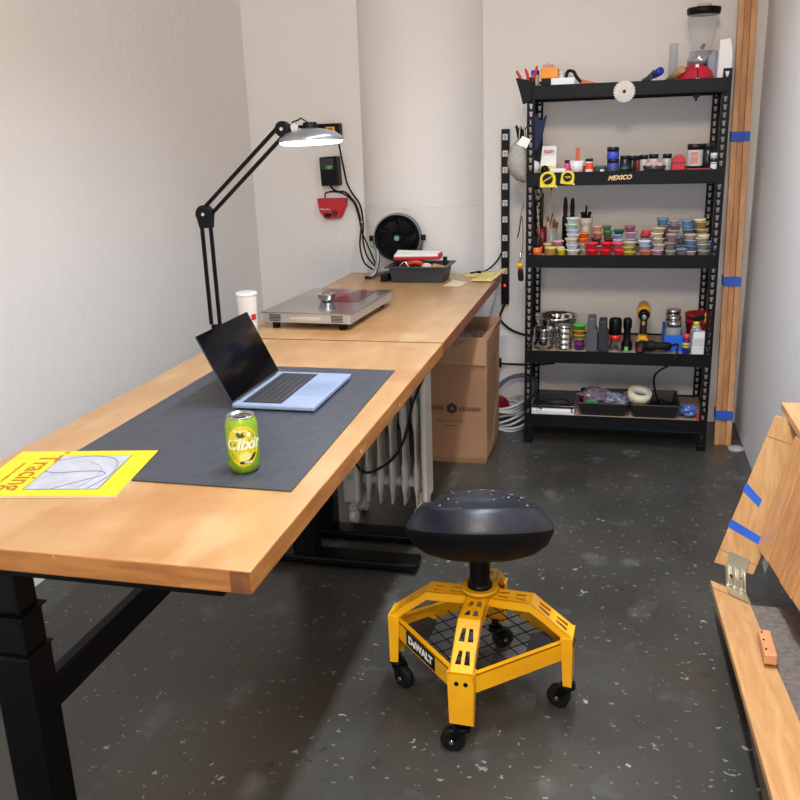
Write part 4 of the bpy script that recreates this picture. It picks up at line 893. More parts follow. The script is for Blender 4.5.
x0 = XU(594, 4.1, z2); x1 = XU(606, 4.1, z2); b = MB(); b.box((x0, 4.08, z2), (x1, 4.14, z2+.028)); tag(b.build('dark_box', mat('dark_teal', (40, 52, 60), .4), bevel=.003), 'low dark grey box between the orange and blue jars', 'box')
b = MB(); a = XU(602, 4.05, z2); b.lathe((a, 4.045, z2), [(0, 0), (.009, 0), (.009, .014), (0, .016)], 14); tag(b.build('tiny_pot', white_p), 'small white cap in front of the low dark box', 'cap')
blm = mat('paint_blue', (60, 78, 190), .35); lbm = mat('paint_light_blue', (92, 120, 170), .35)
jar('paint_jar', 612.8, 4.06, z2, 12, 13, mat('paint_steel_blue', (66, 82, 108), .35), capm, 'steel blue paint jar, lower one of the stacked pair', band=(blm, .48, .72), lidh=.015)
jar('paint_jar', 612.8, 4.06, z2+13/KZ, 12, 11.5, blm, capm, 'bright blue paint jar, upper one of the stacked pair', lidh=.018)
jar('black_jar', 624.5, 4.07, z2, 10, 16, drk, capm, 'dark jar right of the stacked blue pair', band=(mat('label_dim', (70, 84, 92), .5), .2, .35))
for k, (u, h, wd, m, lb) in enumerate(((632, 15.5, 7, drk, 'narrow dark jar left of the red labelled bottle'), (637, 15.5, 5.5, mat('wine_bottle', (130, 34, 50), .3), 'wine red bottle with a black cap among the black jars'), (643.5, 16, 8, mat('jar_white', (206, 200, 190), .4), 'white jar with a black cap left of the crumpled bag'), (653, 16.5, 9.5, mat('jar_ivory', (214, 204, 190), .4), 'ivory jar with a wide black cap behind the crumpled bag'), (666.5, 16.5, 9, mat('jar_clear', (196, 196, 192), .2), 'clear grey jar with black cap left of the red case'))):
    jar('ingredient_jar', u, 4.10 if k else 4.08, z2, wd, h, m, capm, lb, lidh=.018)
x = XU(654, 4.05, z2); b = MB(); b.lathe((x, 4.05, z2), [(0, 0), (.036, 0), (.050, .026), (.048, .026), (.034, .004), (0, .004)], 28); tag(b.build('dark_dish', mat('dish_dark', (50, 54, 58), .3)), 'dark shallow dish in front of the ivory jar', 'dish')
b = MB()
for k in range(5): b.sphere((x-.024+.012*k, 4.05+.006*math.sin(k*3), z2+.028+.004*(k % 2)), .013, 8, (1.1, 1, .9))
o = tag(b.build('crumpled_paste', [mat('paste_pink', (222, 176, 166), .6)]), 'crumpled pink beige wrap lying in the dark dish', 'wrap')
t = thing('red_case', 'red round topped plastic case standing on the second shelf', 'case', (XU(678, 4.05, z2), 4.05, z2))
x = XU(678, 4.05, z2); rr = .0275; P = [(x-rr, 4.03, z2), (x+rr, 4.03, z2)]+[(x+rr*math.cos(a), 4.03, z2+.042+rr*math.sin(a)*.98) for a in [math.radians(k) for k in range(0, 181, 15)]]
b = MB(); b.prism(P, (0, .04, 0)); rc = b.build('case_shell', red_m, t, bevel=.004); b = MB(); b.box((x-rr-.001, 4.028, z2+.036), (x+rr+.001, 4.031, z2+.039)); b.build('seam', mat('seam_red', (120, 14, 22), .5), rc)
x0 = XU(686, 4.05, z2); b = MB(); b.box((x0, 4.03, z2), (x0+.105, 4.07, z2+.011)); tag(b.build('red_strip', mat('strip_red', (180, 30, 50), .4), bevel=.003), 'flat red bar lying in front of the big jars', 'bar')
jar('supplement_jar', 694, 4.11, z2, 15.5, 25, drk, capm, 'big black jar with a white and red label by the right post', band=(whl, .18, .78), lidh=.022)
x = XU(693.5, 4.077, z2); b = MB(); b.box((x-.014, 4.0745, z2+.062), (x+.014, 4.0765, z2+.078)); b.box((x-.014, 4.0745, z2+.03), (x+.014, 4.0765, z2+.058)); tag(b.build('label_sticker', mat('sticker_peach', (216, 140, 120), .5)), 'small red printed sticker on the front of the big labelled jar', 'sticker')
jar('supplement_jar', 707, 4.13, z2, 14, 25, drk, capm, 'big plain black jar right of the labelled one', lidh=.022)
jar('small_tin', 714.3, 4.06, z2, 8.2, 8, white_p, whl, 'small white jar, lower one at the right end', lidh=.008)
jar('small_tin', 714.3, 4.06, z2+8/KZ, 8, 8.4, drk, white_p, 'small dark jar with white lid, upper one at the right end', lidh=.022)
# sticker lettering on the beam
text('MEXICO', .026, mat('sticker_cream', (244, 206, 150), .5), shelf, frame((XU(619.5, 3.995, SZ[1]-.03), SY0-.0048, SZ[1]-.027), (1, 0, .04), (0, 0, 1)), 'sticker_lettering', shear=.35, bold=.0009)
# ------------------------------------------------ fourth level
z4 = DZ[3]
b = MB(); x = XU(556, 4.22, z4)
b.lathe((x, 4.24, z4), [(0, 0), (.06, 0), (.075, .02), (.098, .115), (.106, .128), (.102, .128), (.092, .112), (.07, .024), (0, .01)], 40); tag(b.build('mixing_bowl', chrome), 'large polished steel bowl behind the steel pot and canister', 'bowl')
x = XU(543.5, 4.07, z4)
t = thing('steel_pot', 'short shiny steel pot on a base at the left of the tool shelf', 'pot', (x, 4.07, z4))
b = MB(); b.lathe((x, 4.07, z4), [(.0, 0), (.030, 0), (.026, .016), (.042, .020), (.046, .026), (.046, .094), (.048, .096), (.048, .100), (.044, .100), (.042, .04), (0, .036)], 36); pb = b.build('pot_body', chrome, t)
b = MB(); b.tube([(x+.0462*math.cos(a), 4.07+.0462*math.sin(a), z4+.06) for a in [2*PI*i/30 for i in range(30)]], .0015, 6, True); b.build('rim_line', steel, pb)
x = XU(563.5, 4.06, z4)
t = thing('steel_canister', 'tall ribbed steel canister between the steel pot and colourful tubs', 'canister', (x, 4.06, z4))
b = MB()
for k in range(4): b.lathe((x, 4.06, z4+k*.026), [(0, 0), (.036, 0), (.038, .003), (.038, .021), (.0355, .024), (.0355, .026), (0, .026)], 36)
b.build('canister_body', chrome, t)
b = MB(); b.lathe((x, 4.06, z4+.104), [(0, 0), (.034, 0), (.034, .012), (.030, .016), (0, .016)], 32); b.build('canister_lid', steel, t)
zz = z4; 
for i, (c, h, l) in enumerate((('purple', 7.8, 'bottom'), ('mauve pink', 5, 'second up'), ('lime green', 4, 'middle'), ('pure orange', 5.2, 'second from top'), ('grass green', 5.5, 'top'))):
    tub(XU(579.3, 4.07, z4), 4.07, zz, (11+i*.8)/KX, h/KZ, c, f'{c} silicone cup, {l} of the colourful stack on the tool shelf', 'colourful cups on the tool shelf', 'cup'); zz += h/KZ
def case(u0, u1, h, m, label, y0=4.03, y1=4.13):
    x0, x1 = XU(u0, y0, z4), XU(u1, y0, z4); t = thing('tool_case', label, 'case', ((x0+x1)/2, (y0+y1)/2, z4), 'upright tool cases'); H2 = h/KZ
    for nm, a, c in (('case_shell', y0, (y0+y1)/2-.001), ('case_back', (y0+y1)/2+.001, y1)):
        b = MB(); b.prism([(x0+.004*0, a, z4), (x1, a, z4), (x1, a, z4+H2*.62), (x1-.008, a, z4+H2*.66), (x1-.008, a, z4+H2), (x0+.002, a, z4+H2), (x0, a, z4+H2*.6)], (0, c-a, 0)); cs_ = b.build(nm, m, t, bevel=.005)
    b = MB(); b.box((x0+.012, y0-.003, z4+H2*.3), (x0+.016, y0+.001, z4+H2*.62)); b.box((x0+.024, y0-.003, z4+.02), (x0+.026, y0+.001, z4+H2*.5)); b.build('ribs', m, t)
case(586, 596.8, 36, mat('case_grey', (82, 86, 94), .5), 'taller grey upright tool case right of the colourful cups')
case(597.6, 608, 33, mat('case_black', (40, 42, 46), .5), 'shorter black upright tool case beside the grey one')
x = XU(614.5, 4.07, z4)
t = thing('black_red_tool', 'black capped tool with a red band and steel jaws on the tool shelf', 'tool', (x, 4.07, z4))
b = MB(); b.lathe((x, 4.07, z4), [(0, .075), (.024, .075), (.028, .085), (.029, .14), (.024, .152), (0, .154)], 24); b.build('cap', blackp_m, t)
b = MB(); b.lathe((x, 4.07, z4), [(0, .046), (.022, .046), (.027, .075), (0, .076)], 24); b.build('band', mat('band_red', (206, 32, 36), .4), t)
b = MB()
for s in (-1, 1): b.beam((x+s*.008, 4.065, z4+.048), (x+s*.022, 4.05, z4+.006), .012, .012); b.beam((x+s*.022, 4.05, z4+.004), (x+s*.032, 4.04, z4+.006), .012, .008)
b.build('jaw', steel, t)
x = XU(626.5, 4.09, z4)
t = thing('clamp_tool', 'black upright power tool with a green tab left of the drill', 'tool', (x, 4.09, z4))
b = MB(); b.lathe((x, 4.09, z4), [(0, 0), (.024, 0), (.025, .03), (.017, .05), (.016, .095), (.020, .11), (.020, .14), (.014, .15), (0, .152)], 20); tb = b.build('tool_body', blackp_m, t)
b = MB(); b.box((x-.01, 4.06, z4+.002), (x+.006, 4.068, z4+.020)); b.build('green_tab', mat('tab_green', (120, 190, 96), .5), t)
# drill facing the room
x = XU(642.2, 4.12, z4)
t = thing('cordless_drill', 'yellow and black cordless drill standing on its battery', 'drill', (x, 4.13, z4))
b = MB(); b.box((x-.032, 4.085, z4), (x+.032, 4.185, z4+.030)); b.build('battery', blackp_m, t, bevel=.006)
b = MB(); b.prism([(x-.031, 4.08, z4+.03), (x-.014, 4.08, z4+.066), (x+.014, 4.08, z4+.066), (x+.031, 4.08, z4+.03), (x+.024, 4.08, z4+.026), (x+.012, 4.08, z4+.048), (x-.012, 4.08, z4+.048), (x-.024, 4.08, z4+.026)], (0, .09, 0)); b.build('battery_housing', yel, t, bevel=.002)
b = MB(); b.beam((x, 4.14, z4+.05), (x+.002, 4.155, z4+.135), .030, .036, (0, 1, 0)); b.build('grip', blackp_m, t, bevel=.008)
b = MB(); b.box((x-.007, 4.108, z4+.112), (x+.007, 4.135, z4+.134)); b.build('trigger', yel, t, bevel=.003)
hz2 = z4+.165
b = MB(); b.lathe_ax((x, 4.10, hz2), (x, 4.24, hz2+.01), [(0, 0), (.026, 0), (.031, .08), (.032, .5), (.029, .95), (0, 1)], 28); b.build('motor_housing', yel, t)
b = MB(); b.lathe_ax((x, 4.068, hz2-.004), (x, 4.104, hz2), [(0, 0), (.016, 0), (.024, .35), (.027, 1), (0, 1)], 28); ck = b.build('chuck_collar', blackp_m, t)
b = MB(); b.lathe_ax((x+.001, 4.052, hz2-.005), (x+.001, 4.070, hz2-.004), [(0, 0), (.008, 0), (.013, .6), (.013, 1), (0, 1)], 20); b.build('chuck', steel, ck)
# black grinder with its cord
x = XU(640, 4.05, z4)
t = thing('rotary_tool', 'black corded sander with a dark red wheel lying at the shelf front', 'tool', (x+.05, 4.045, z4))
b = MB(); b.lathe_ax((x-.022, 4.035, z4+.027), (x+.022, 4.04, z4+.027), [(0, 0), (.022, .05), (.027, .3), (.027, .7), (.022, .95), (0, 1)], 24)
b.lathe_ax((x+.015, 4.045, z4+.032), (x+.135, 4.05, z4+.030), [(0, 0), (.020, .03), (.026, .25), (.018, .5), (.020, .8), (.014, 1), (0, 1)], 20); b.build('tool_body', rub_m, t)
b = MB(); b.cyl((x-.004, 4.010, z4+.022), (x-.004, 4.03, z4+.022), .012); b.build('red_wheel', mat('wheel_red', (120, 28, 36), .5), t)
b = MB(); b.tube(spline([(x+.13, 4.05, z4+.03), (x+.16, 4.03, z4+.045), (x+.155, 3.97, z4+.03), (x+.14, 3.955, z4-.02), at(655, 375, 1, 3.97), at(656, 395, 1, 4.0), Vector((XU(661, 4.08, .2), 4.10, .185))], 8), .005, 8); b.build('tool_cord', rub_m, t)
# jars, blue box, red pots
x0 = XU(663.5, 4.09, z4); x1 = XU(681, 4.09, z4)
t = thing('blue_box', 'open bright blue box holding glass jars on the tool shelf', 'box', ((x0+x1)/2, 4.16, z4))
bx = mat('box_blue', (28, 104, 220), .45)
b = MB(); b.box((x0, 4.08, z4), (x1+.004, 4.084, z4+.075)); b.box((x0, 4.326, z4), (x1+.004, 4.33, z4+.085)); b.box((x0, 4.084, z4), (x0+.004, 4.326, z4+.080)); b.box((x1, 4.084, z4), (x1+.004, 4.326, z4+.080)); b.box((x0+.004, 4.084, z4), (x1, 4.326, z4+.003)); b.build('box_shell', bx, t)
jg = mat('jar_glass', (190, 196, 196), .12, alpha=.55, var=.05)
for k, (yy_, h, l) in enumerate(((4.124, 29, 'nearest'), (4.204, 31.5, 'middle'), (4.284, 35, 'farthest'))):
    jar('glass_jar', 672.3-k*.3, yy_, z4+.004, 16.2, h, jg, steel, f'{l} of the three glass jars with steel lids in the blue box', lidh=.022, group='glass jars in the blue box')
rp = mat('pot_red', (176, 24, 44), .4)
xr = XU(697, 4.27, z4); zz = z4
for k, l in enumerate(('lower', 'upper')):
    b = MB(); b.lathe((xr, 4.24, z4+k*.035), [(0, 0), (.048, 0), (.058, .105), (.061, .107), (.061, .125), (.056, .125), (.046, .004), (0, .004)] if k == 0 else [(0, .090), (.052, .090), (.054, .094), (.064, .096), (.064, .114), (.058, .114), (.053, .098), (0, .098)], 36); tag(b.build('red_pot', rp), f'{l} of two nested dark red pots on the tool shelf', 'pot', 'nested red pots')
x = XU(695.5, 4.09, z4)
t = thing('spray_bottle', 'clear spray bottle with a black head and yellow trigger', 'spray bottle', (x, 4.125, z4))
b = MB(); b.lathe((x, 4.13, z4), [(0, 0), (.024, 0), (.026, .004), (.026, .085), (.020, .10), (.012, .112), (0, .112)], 28); b.build('bottle_body', clearp, t)
b = MB(); b.cyl((x, 4.13, z4+.108), (x, 4.13, z4+.132), .014); b.build('collar', mat('collar_yellow', (236, 220, 30), .4), t)
b = MB(); b.prism([(x-.018, 4.12, z4+.132), (x+.012, 4.12, z4+.130), (x+.034, 4.12, z4+.150), (x+.030, 4.12, z4+.165), (x-.002, 4.12, z4+.158), (x-.022, 4.12, z4+.146)], (0, .02, 0)); b.build('spray_head', blackp_m, t, bevel=.003)
b = MB(); b.tube(spline([(x+.030, 4.13, z4+.158), (x+.040, 4.13, z4+.150), (x+.036, 4.13, z4+.135), (x+.046, 4.13, z4+.120)]), .0045, 8); b.cyl((x+.03, 4.13, z4+.152), (x+.042, 4.13, z4+.168), .006); b.build('trigger', yel, t)
x = XU(685.5, 4.045, z4)
t = thing('spray_can', 'small blue lubricant spray can with a red cap', 'spray can', (x, 4.045, z4))
b = MB(); b.lathe((x, 4.045, z4), [(0, 0), (.0150, 0), (.0155, .002), (.0155, .064), (.013, .068), (0, .068)], 24); cb = b.build('can_body', mat('can_navy', (24, 40, 132), .3), t)
b = MB(); b.lathe((x, 4.045, z4), [(0, .066), (.0148, .066), (.0148, .09), (0, .091)], 24); b.build('red_cap', mat('cap_coral', (226, 48, 60), .4), t)
b = MB(); b.lathe((x, 4.045, z4), [(.0157, .030), (.016, .031), (.016, .051), (.0157, .052)], 24); b.build('yellow_band', mat('band_yellow', (240, 206, 40), .4), cb)
text('WD-40', .0095, mat('print_navy', (16, 24, 90), .5), cb, frame((x-.002, 4.045-.0163, z4+.041), (1, 0, 0), (0, 0, 1)), 'print_lettering', ext=.0002, bold=.0003)
x0 = XU(691, 4.04, z4)
for k, (h, dx_, wd, l) in enumerate(((12, 0, .062, 'bottom'), (10, .001, .060, 'middle'), (9, .004, .052, 'top'))):
    zz = z4+sum((12, 10, 9)[:k])/KZ/1.35; b = MB(); b.box((x0+dx_, 4.03, zz), (x0+dx_+wd, 4.075, zz+h/KZ/1.35)); tag(b.build('carton', mat(f'carton_white_{k}', ((226, 226, 224), (206, 206, 206), (236, 236, 234))[k], .5), bevel=.003), f'small white carton, {l} of the three by the right post', 'box', 'stacked white cartons')
b = MB(); P = Vector((x0+.016, 4.06, z4+31/KZ/1.35)); b.box(P+Vector((-.018, -.012, 0)), P+Vector((.018, .012, .026)), rot=Matrix.Rotation(.0, 3, 'Y')); o = tag(b.build('paper_wad', mat('wad_grey', (206, 202, 190), .6, rgb2=(70, 70, 70), scale=90), bevel=.006), 'patterned paper packet on top of the white cartons', 'packet')
# ------------------------------------------------ bottom level
z5 = DZ[4]
x0, x1 = XU(531, 4.02, z5), XU(574, 4.02, z5)
t = thing('induction_cooker', 'flat appliance with a black top and white front on the bottom shelf', 'appliance', ((x0+x1)/2, 4.15, z5))
b = MB(); b.box((x0, 4.02, z5), (x1, 4.30, z5+.028)); b.build('white_base', white_p, t, bevel=.006)
b = MB(); b.box((x0+.002, 4.035, z5+.028), (x1-.002, 4.30, z5+.042)); b.build('black_top', mat('glossy_black', (20, 22, 24), .15), t, bevel=.003)
b = MB()
for r in (.055, .075, .088): b.tube([((x0+x1)/2+.005+r*math.cos(2*PI*i/40), 4.18+r*math.sin(2*PI*i/40), z5+.0425) for i in range(40)], .0010, 5, True)
b.build('ring_mark', mat('ring_grey', (110, 116, 120), .3), t)
cord([((x0+x1)/2-.05, 4.012, z5+.03), (x0+.03, 4.008, z5+.05), (x0+.045, 4.05, z5+.060), (x1-.06, 4.10, z5+.056), (x1-.02, 4.06, z5+.048), (x1-.01, 4.014, z5+.02)], .0035, rub_m, '', par=t)
bt = mat('tray_black', (22, 22, 25), .4)
xa, xb = XU(579, 4.02, z5), XU(627, 4.02, z5)
t = thing('black_tray', 'black open tray full of plastic bags on the bottom shelf', 'tray', ((xa+xb)/2, 4.14, z5), 'black trays on the bottom shelf'); open_tray(t, xa, xb, 4.03, 4.28, z5, .06, bt, .006)
xc, xd = XU(631, 4.02, z5), XU(678, 4.02, z5)
t = thing('black_tray', 'black open tray under the masking tape roll on the bottom shelf', 'tray', ((xc+xd)/2, 4.14, z5), 'black trays on the bottom shelf'); open_tray(t, xc, xd, 4.03, 4.28, z5, .06, bt, .006)
def crumple(c, r, sq, m, label, nm='plastic_bag', cat='bag', seed=1, amp=.35):
    rnd = random.Random(seed); b = MB(); n = 22; k = 12; vs = []; fs = []; ph = [rnd.uniform(0, 6) for _ in range(8)]
    for j in range(k+1):
        th = PI*j/k
        for i in range(n):
            a = 2*PI*i/n; rr_ = r*(1+amp*.4*math.sin(3*a+ph[0]+4*th)+amp*.3*math.sin(5*th*a/3+ph[1])+amp*.3*rnd.uniform(-1, 1)*math.sin(th))
            vs.append(Vector(c)+Vector((math.sin(th)*math.cos(a)*sq[0], math.sin(th)*math.sin(a)*sq[1], math.cos(th)*sq[2]))*rr_)
    for j in range(k):
        for i in range(n): fs.append((j*n+i, (j+1)*n+i, (j+1)*n+(i+1) % n, j*n+(i+1) % n))
    b.add(vs, fs, False); return tag(b.build(nm, m), label, cat)
mv = mat('bag_mauve', (150, 128, 142), .22, rgb2=(104, 92, 106), scale=60, alpha=.8)
crumple(((xa+xb)/2-.035, 4.11, z5+.075), .062, (1.35, .9, .62), mv, 'mauve plastic bag in the left black tray', seed=2)
crumple(((xa+xb)/2+.055, 4.08, z5+.066), .048, (1.15, .9, .75), mat('bag_greyblue', (138, 140, 158), .2, rgb2=(90, 94, 112), scale=45), 'grey blue plastic bag at the right of the left black tray', seed=5)
crumple((xc-.012, 4.15, z5+.062), .034, (.9, .9, .9), mat('bag_pinkish', (160, 134, 138), .25, rgb2=(110, 90, 96), scale=50), 'small pinkish bag between the two black trays', seed=9)
b = MB(); b.box((xa+.03, 4.045, z5+.02), (xa+.078, 4.07, z5+.070)); tag(b.build('green_card', mat('card_green', (28, 160, 84), .5)), 'green card standing in the left black tray', 'card')
b = MB(); b.box((xa+.018, 4.06, z5+.03), (xa+.026, 4.08, z5+.085)); tag(b.build('red_strip_bag', mat('bag_red', (170, 40, 50), .5)), 'thin red packet edge at the left of the left tray', 'packet')
# masking tape: leaning roll
x = XU(638.5, 4.05, z5); c_ = Vector((x, 4.09, z5+.092)); ax_ = Vector((.16, -.24, .95)).normalized()
tp = mat('masking_tape', (226, 216, 184), .6, var=.02)
t = thing('masking_tape', 'roll of cream masking tape leaning in the right black tray', 'tape', (x, 4.09, z5+.06))
b = MB(); b.lathe_ax(c_-ax_*.022, c_+ax_*.022, [(.040, 0), (.054, 0), (.054, 1), (.040, 1), (.040, 0)], 40); b.build('tape_roll', tp, t)
b = MB(); b.lathe_ax(c_-ax_*.0215, c_+ax_*.0215, [(.036, 0), (.040, 0), (.040, 1), (.036, 1), (.036, 0)], 40); b.build('cardboard_core', mat('core_white', (236, 236, 234), .6), t)
b = MB(); b.lathe((XU(661, 4.1, z5), 4.12, z5+.006), [(0, 0), (.05, 0), (.05, .04), (.03, .05), (.012, .055), (.010, .062), (0, .062)], 28); tag(b.build('sander', rub_m), 'black round tool base inside the right black tray', 'tool')
crumple((XU(688, 4.07, z5), 4.075, z5+.032), .038, (1.05, .8, .8), mat('bag_blue', (88, 120, 190), .3, rgb2=(60, 84, 150), scale=40), 'crumpled blue plastic bag at the right of the bottom shelf', seed=12, amp=.25)
b = MB(); x = XU(698, 4.05, z5); b.box((x-.01, 4.04, z5), (x+.008, 4.07, z5+.035)); tag(b.build('red_packet', mat('packet_red', (180, 56, 46), .4), bevel=.003), 'small red packet beside the blue bag', 'packet')
# ------------------------------------------------ top level
z1 = DZ[0]; YT = 4.05
def topx(u, y=YT): return XU(u, y, z1)
x = topx(535); jar('blue_lid_jar', 535, 4.07, z1, 8.5, 17, mat('jar_beige', (196, 176, 140), .3), mat('lid_blue', (32, 66, 190), .4), 'small jar with a bright blue lid on the top shelf', lidh=.018)
x0, x1 = topx(541), topx(557); b = MB(); b.box((x0, 4.05, z1), (x1, 4.12, z1+.038)); tag(b.build('black_carton', blackp_m, bevel=.002), 'small black box under the orange one on the top shelf', 'box')
b = MB(); b.box((x0-.002, 4.045, z1+.038), (x1+.003, 4.12, z1+.080)); tag(b.build('orange_carton', mat('carton_orange', (244, 150, 28), .45), bevel=.002), 'orange box lying on the small black box', 'box')
x0, x1 = topx(551, 4.02), topx(574.5, 4.02); b = MB(); b.box((x0, 4.012, z1), (x1, 4.04, z1+.036)); tag(b.build('white_carton', white_p, bevel=.002), 'low white box at the front of the top shelf', 'box')
jar('white_bottle', 561, 4.10, z1, 6, 15, white_p, white_p, 'small white bottle behind the low white box on the top shelf', cat='bottle')
cord([Vector((topx(565, 4.08), 4.08, z1+.005)), Vector((topx(567, 4.08), 4.08, z1+.06)), Vector((topx(573, 4.08), 4.07, z1+.062)), Vector((topx(577, 4.06), 4.06, z1+.035)), Vector((topx(584, 4.05), 4.05, z1+.006))], .007, rub_m, 'thick black hose arching behind the low white box', 'rubber_hose', 'hose')
b = MB(); a, c = Vector((topx(580), 4.05, z1+.006)), Vector((topx(598), 4.05, z1+.004)); b.prism([a+Vector((0, -.01, 0)), c+Vector((0, -.01, 0)), c+Vector((-.01, -.01, .008)), a+Vector((.01, -.01, .022))], (0, .03, 0)); tag(b.build('orange_spatula', mat('spatula_orange', (216, 110, 60), .5), bevel=.002), 'orange spatula head lying on the top shelf', 'spatula')
b = MB(); P = [Vector((topx(543, 4.16), 4.16, z1+.12)), Vector((topx(600, 4.2), 4.25, z1+.004)), Vector((topx(572, 4.2), 4.30, z1+.004)), Vector((topx(540, 4.2), 4.22, z1+.05))]
b.prism([Vector((topx(541, 4.16), 4.16, z1)), Vector((topx(603, 4.16), 4.16, z1)), Vector((topx(580, 4.16), 4.16, z1+.035)), Vector((topx(545, 4.16), 4.16, z1+.115))], (0, .04, 0)); tag(b.build('clear_film', bagm), 'clear plastic film bag sloping behind the boxes on the top shelf', 'plastic film')
b = MB(); a = Vector((topx(548, 4.13), 4.13, z1)); b.cbox(a+Vector((.0, 0, .05)), (.045, .02, .10)); tag(b.build('pink_packet', mat('packet_pink', (206, 150, 150), .4), bevel=.004), 'pink and white packet behind the orange box', 'packet')
# plier handles in a black pocket hooked on the post
px_, pz_ = at(524, 84, 1, 3.98).x, at(524, 96, 1, 3.98).z
t = thing('tool_holster', 'black tool pocket hooked on the top left corner of the shelf', 'holster', (px_-.01, 3.99, pz_-.03))
b = MB(); b.prism([(px_-.036, 3.975, pz_+.075), (px_+.036, 3.975, pz_+.060), (px_+.034, 3.975, pz_-.02), (px_-.004, 3.975, pz_-.035), (px_-.014, 3.975, pz_+.005)], (0, .018, 0)); b.build('pocket', rub_m, t, bevel=.004)
for k, ((u0, v0), (u1, v1), l) in enumerate((((521.5, 81), (516.5, 71), 'leftmost'), ((528, 79), (525.5, 69), 'middle'), ((534.5, 75), (537, 66), 'rightmost'))):
    p0, p1 = at(u0, v0, 1, 3.984), at(u1, v1, 1, 3.984); o = MB(); o.tube([p0-(p1-p0)*.7, p0, (p0+p1)/2+Vector((.002, 0, 0)), p1], [.0045, .006, .0065, .005], 10); tag(o.build('plier_handle', red_m), f'{l} of the three red tool handles in the black pocket', 'pliers', 'red handled tools')
# saw blade on the beam
c_ = at(624.3, 91.5, 1, 3.993); b = MB(); n = 24; P = []
for i in range(n):
    a = 2*PI*i/n; P += [c_+Vector((.043*math.cos(a), 0, .043*math.sin(a))), c_+Vector((.0475*math.cos(a+.05), 0, .0475*math.sin(a+.05))), c_+Vector((.041*math.cos(a+.13), 0, .041*math.sin(a+.13)))]
t = thing('saw_blade', 'small round toothed saw blade stuck to the top shelf beam', 'saw blade', c_+Vector((0, 0, -.045)))
b.prism(P[::-1], (0, -.0018, 0)); sb = b.build('blade_disc', mat('blade_steel', (150, 146, 140), .36, 1., var=.08, scale=30), t)
b = MB(); b.cyl(c_+Vector((0, -.0026, 0)), c_+Vector((0, -.0017, 0)), .007); b.build('arbor_hole', rub_m, sb)
b = MB(); b.cyl(c_+Vector((0, .0, 0)), c_+Vector((0, .0029, 0)), .008); b.build('magnet', blackp_m, t)
# pens and stick
o = MB(); p0, p1 = Vector((topx(643, 4.06), 4.06, z1+.006)), Vector((topx(653.5, 4.03), 4.03, z1+.050)); o.cyl(p0, p1, .004, n=10); tag(o.build('dark_pencil', mat('pencil_dark', (70, 72, 78), .5)), 'dark grey pencil tilted on the top shelf left of the blue marker', 'pencil')
t = thing('blue_marker', 'thick marker with a blue cap tilted on the top shelf', 'marker', (topx(655, 4.04), 4.04, z1))
p0 = Vector((topx(644, 4.10), 4.12, z1+.012)); p1 = Vector((topx(661, 4.02), 4.035, z1+.048)); pm = p0.lerp(p1, .62)
o = MB(); o.cyl(p0, pm, .012); o.build('barrel', mat('barrel_grey', (92, 98, 104), .4), t); o = MB(); o.lathe_ax(pm, p1, [(0, 0), (.015, 0), (.017, .8), (.014, 1), (0, 1)], 24); o.build('blue_cap', mat('cap_blue', (34, 54, 160), .4), t)
o = MB(); o.cyl((topx(668, 4.12), 4.14, z1+.011), (topx(681.5, 4.02), 4.03, z1+.048), .0125, .015, n=20); tag(o.build('wooden_pestle', mat('pestle_wood', (178, 136, 98), .5)), 'round wooden stick tilted on the top shelf beside the red cap', 'stick')
# red cap (helmet like)
x = topx(695.5, 4.06)
t = thing('red_fabric_cap', 'red fabric pouch with a white zip strip on the top shelf', 'pouch', (x, 4.09, z1))
b = MB(); b.lathe((x, 4.09, z1), [(.0, 0), (.074, 0), (.076, .012), (.066, .038), (.045, .058), (.02, .068), (0, .070)], 32); rb = b.build('pouch_body', mat('fabric_red', (196, 18, 46), .75, rgb2=(160, 12, 36), scale=12), t)
b = MB(); b.prism([(x-.002, 4.012, z1+.004), (x+.012, 4.012, z1+.004), (x+.008, 4.05, z1+.066), (x-.004, 4.05, z1+.066)], (0, -.002, 0)); b.build('zip_strip', paper, rb)
b = MB(); b.prism([(x+.003, 4.009, z1+.008), (x+.0075, 4.009, z1+.008), (x+.005, 4.034, z1+.055), (x+.001, 4.034, z1+.055)], (0, -.002, 0)); b.build('zip', rub_m, rb)
# blender on the top
x = topx(699.5, 4.27); yb = 4.27
jugm = mat('jug_glass', (225, 228, 228), .04, alpha=.10, var=0)
t = thing('jug_blender', 'glass jug blender with a chrome base at the right of the top shelf', 'blender', (x, yb, z1))
b = MB(); b.lathe((x, yb, z1), [(0, 0), (.062, 0), (.064, .01), (.056, .05), (.05, .075), (0, .076)], 32); b.build('motor_base', steel, t)
b = MB(); b.lathe((x, yb, z1), [(0, .076), (.058, .076), (.060, .10), (.052, .108), (.050, .130), (0, .131)], 36); b.build('chrome_collar', mat('collar_silver', (190, 190, 192), .2, .5), t)
b = MB(); b.lathe((x, yb, z1+.130), [(.034, 0), (.040, .010), (.052, .06), (.061, .11), (.065, .142), (.065, .148), (.063, .148), (.059, .11), (.050, .06), (.036, .010), (.0, .005)], 40); b.build('glass_jug', jugm, t)
b = MB(); b.lathe((x, yb, z1+.274), [(0, 0), (.063, 0), (.068, .004), (.071, .024), (.067, .030), (0, .032)], 40); ld = b.build('lid', blackp_m, t)
b = MB(); b.lathe((x, yb, z1+.306), [(0, 0), (.03, 0), (.03, .010), (.024, .014), (0, .014)], 28); b.build('lid_cap', mat('lid_cap_clear', (206, 206, 204), .2), ld)
b = MB(); b.tube(spline([(x-.062, yb-.02, z1+.262), (x-.074, yb-.035, z1+.255), (x-.072, yb-.035, z1+.20), (x-.052, yb-.02, z1+.172)]), .005, 8); b.build('jug_handle', jugm, t)
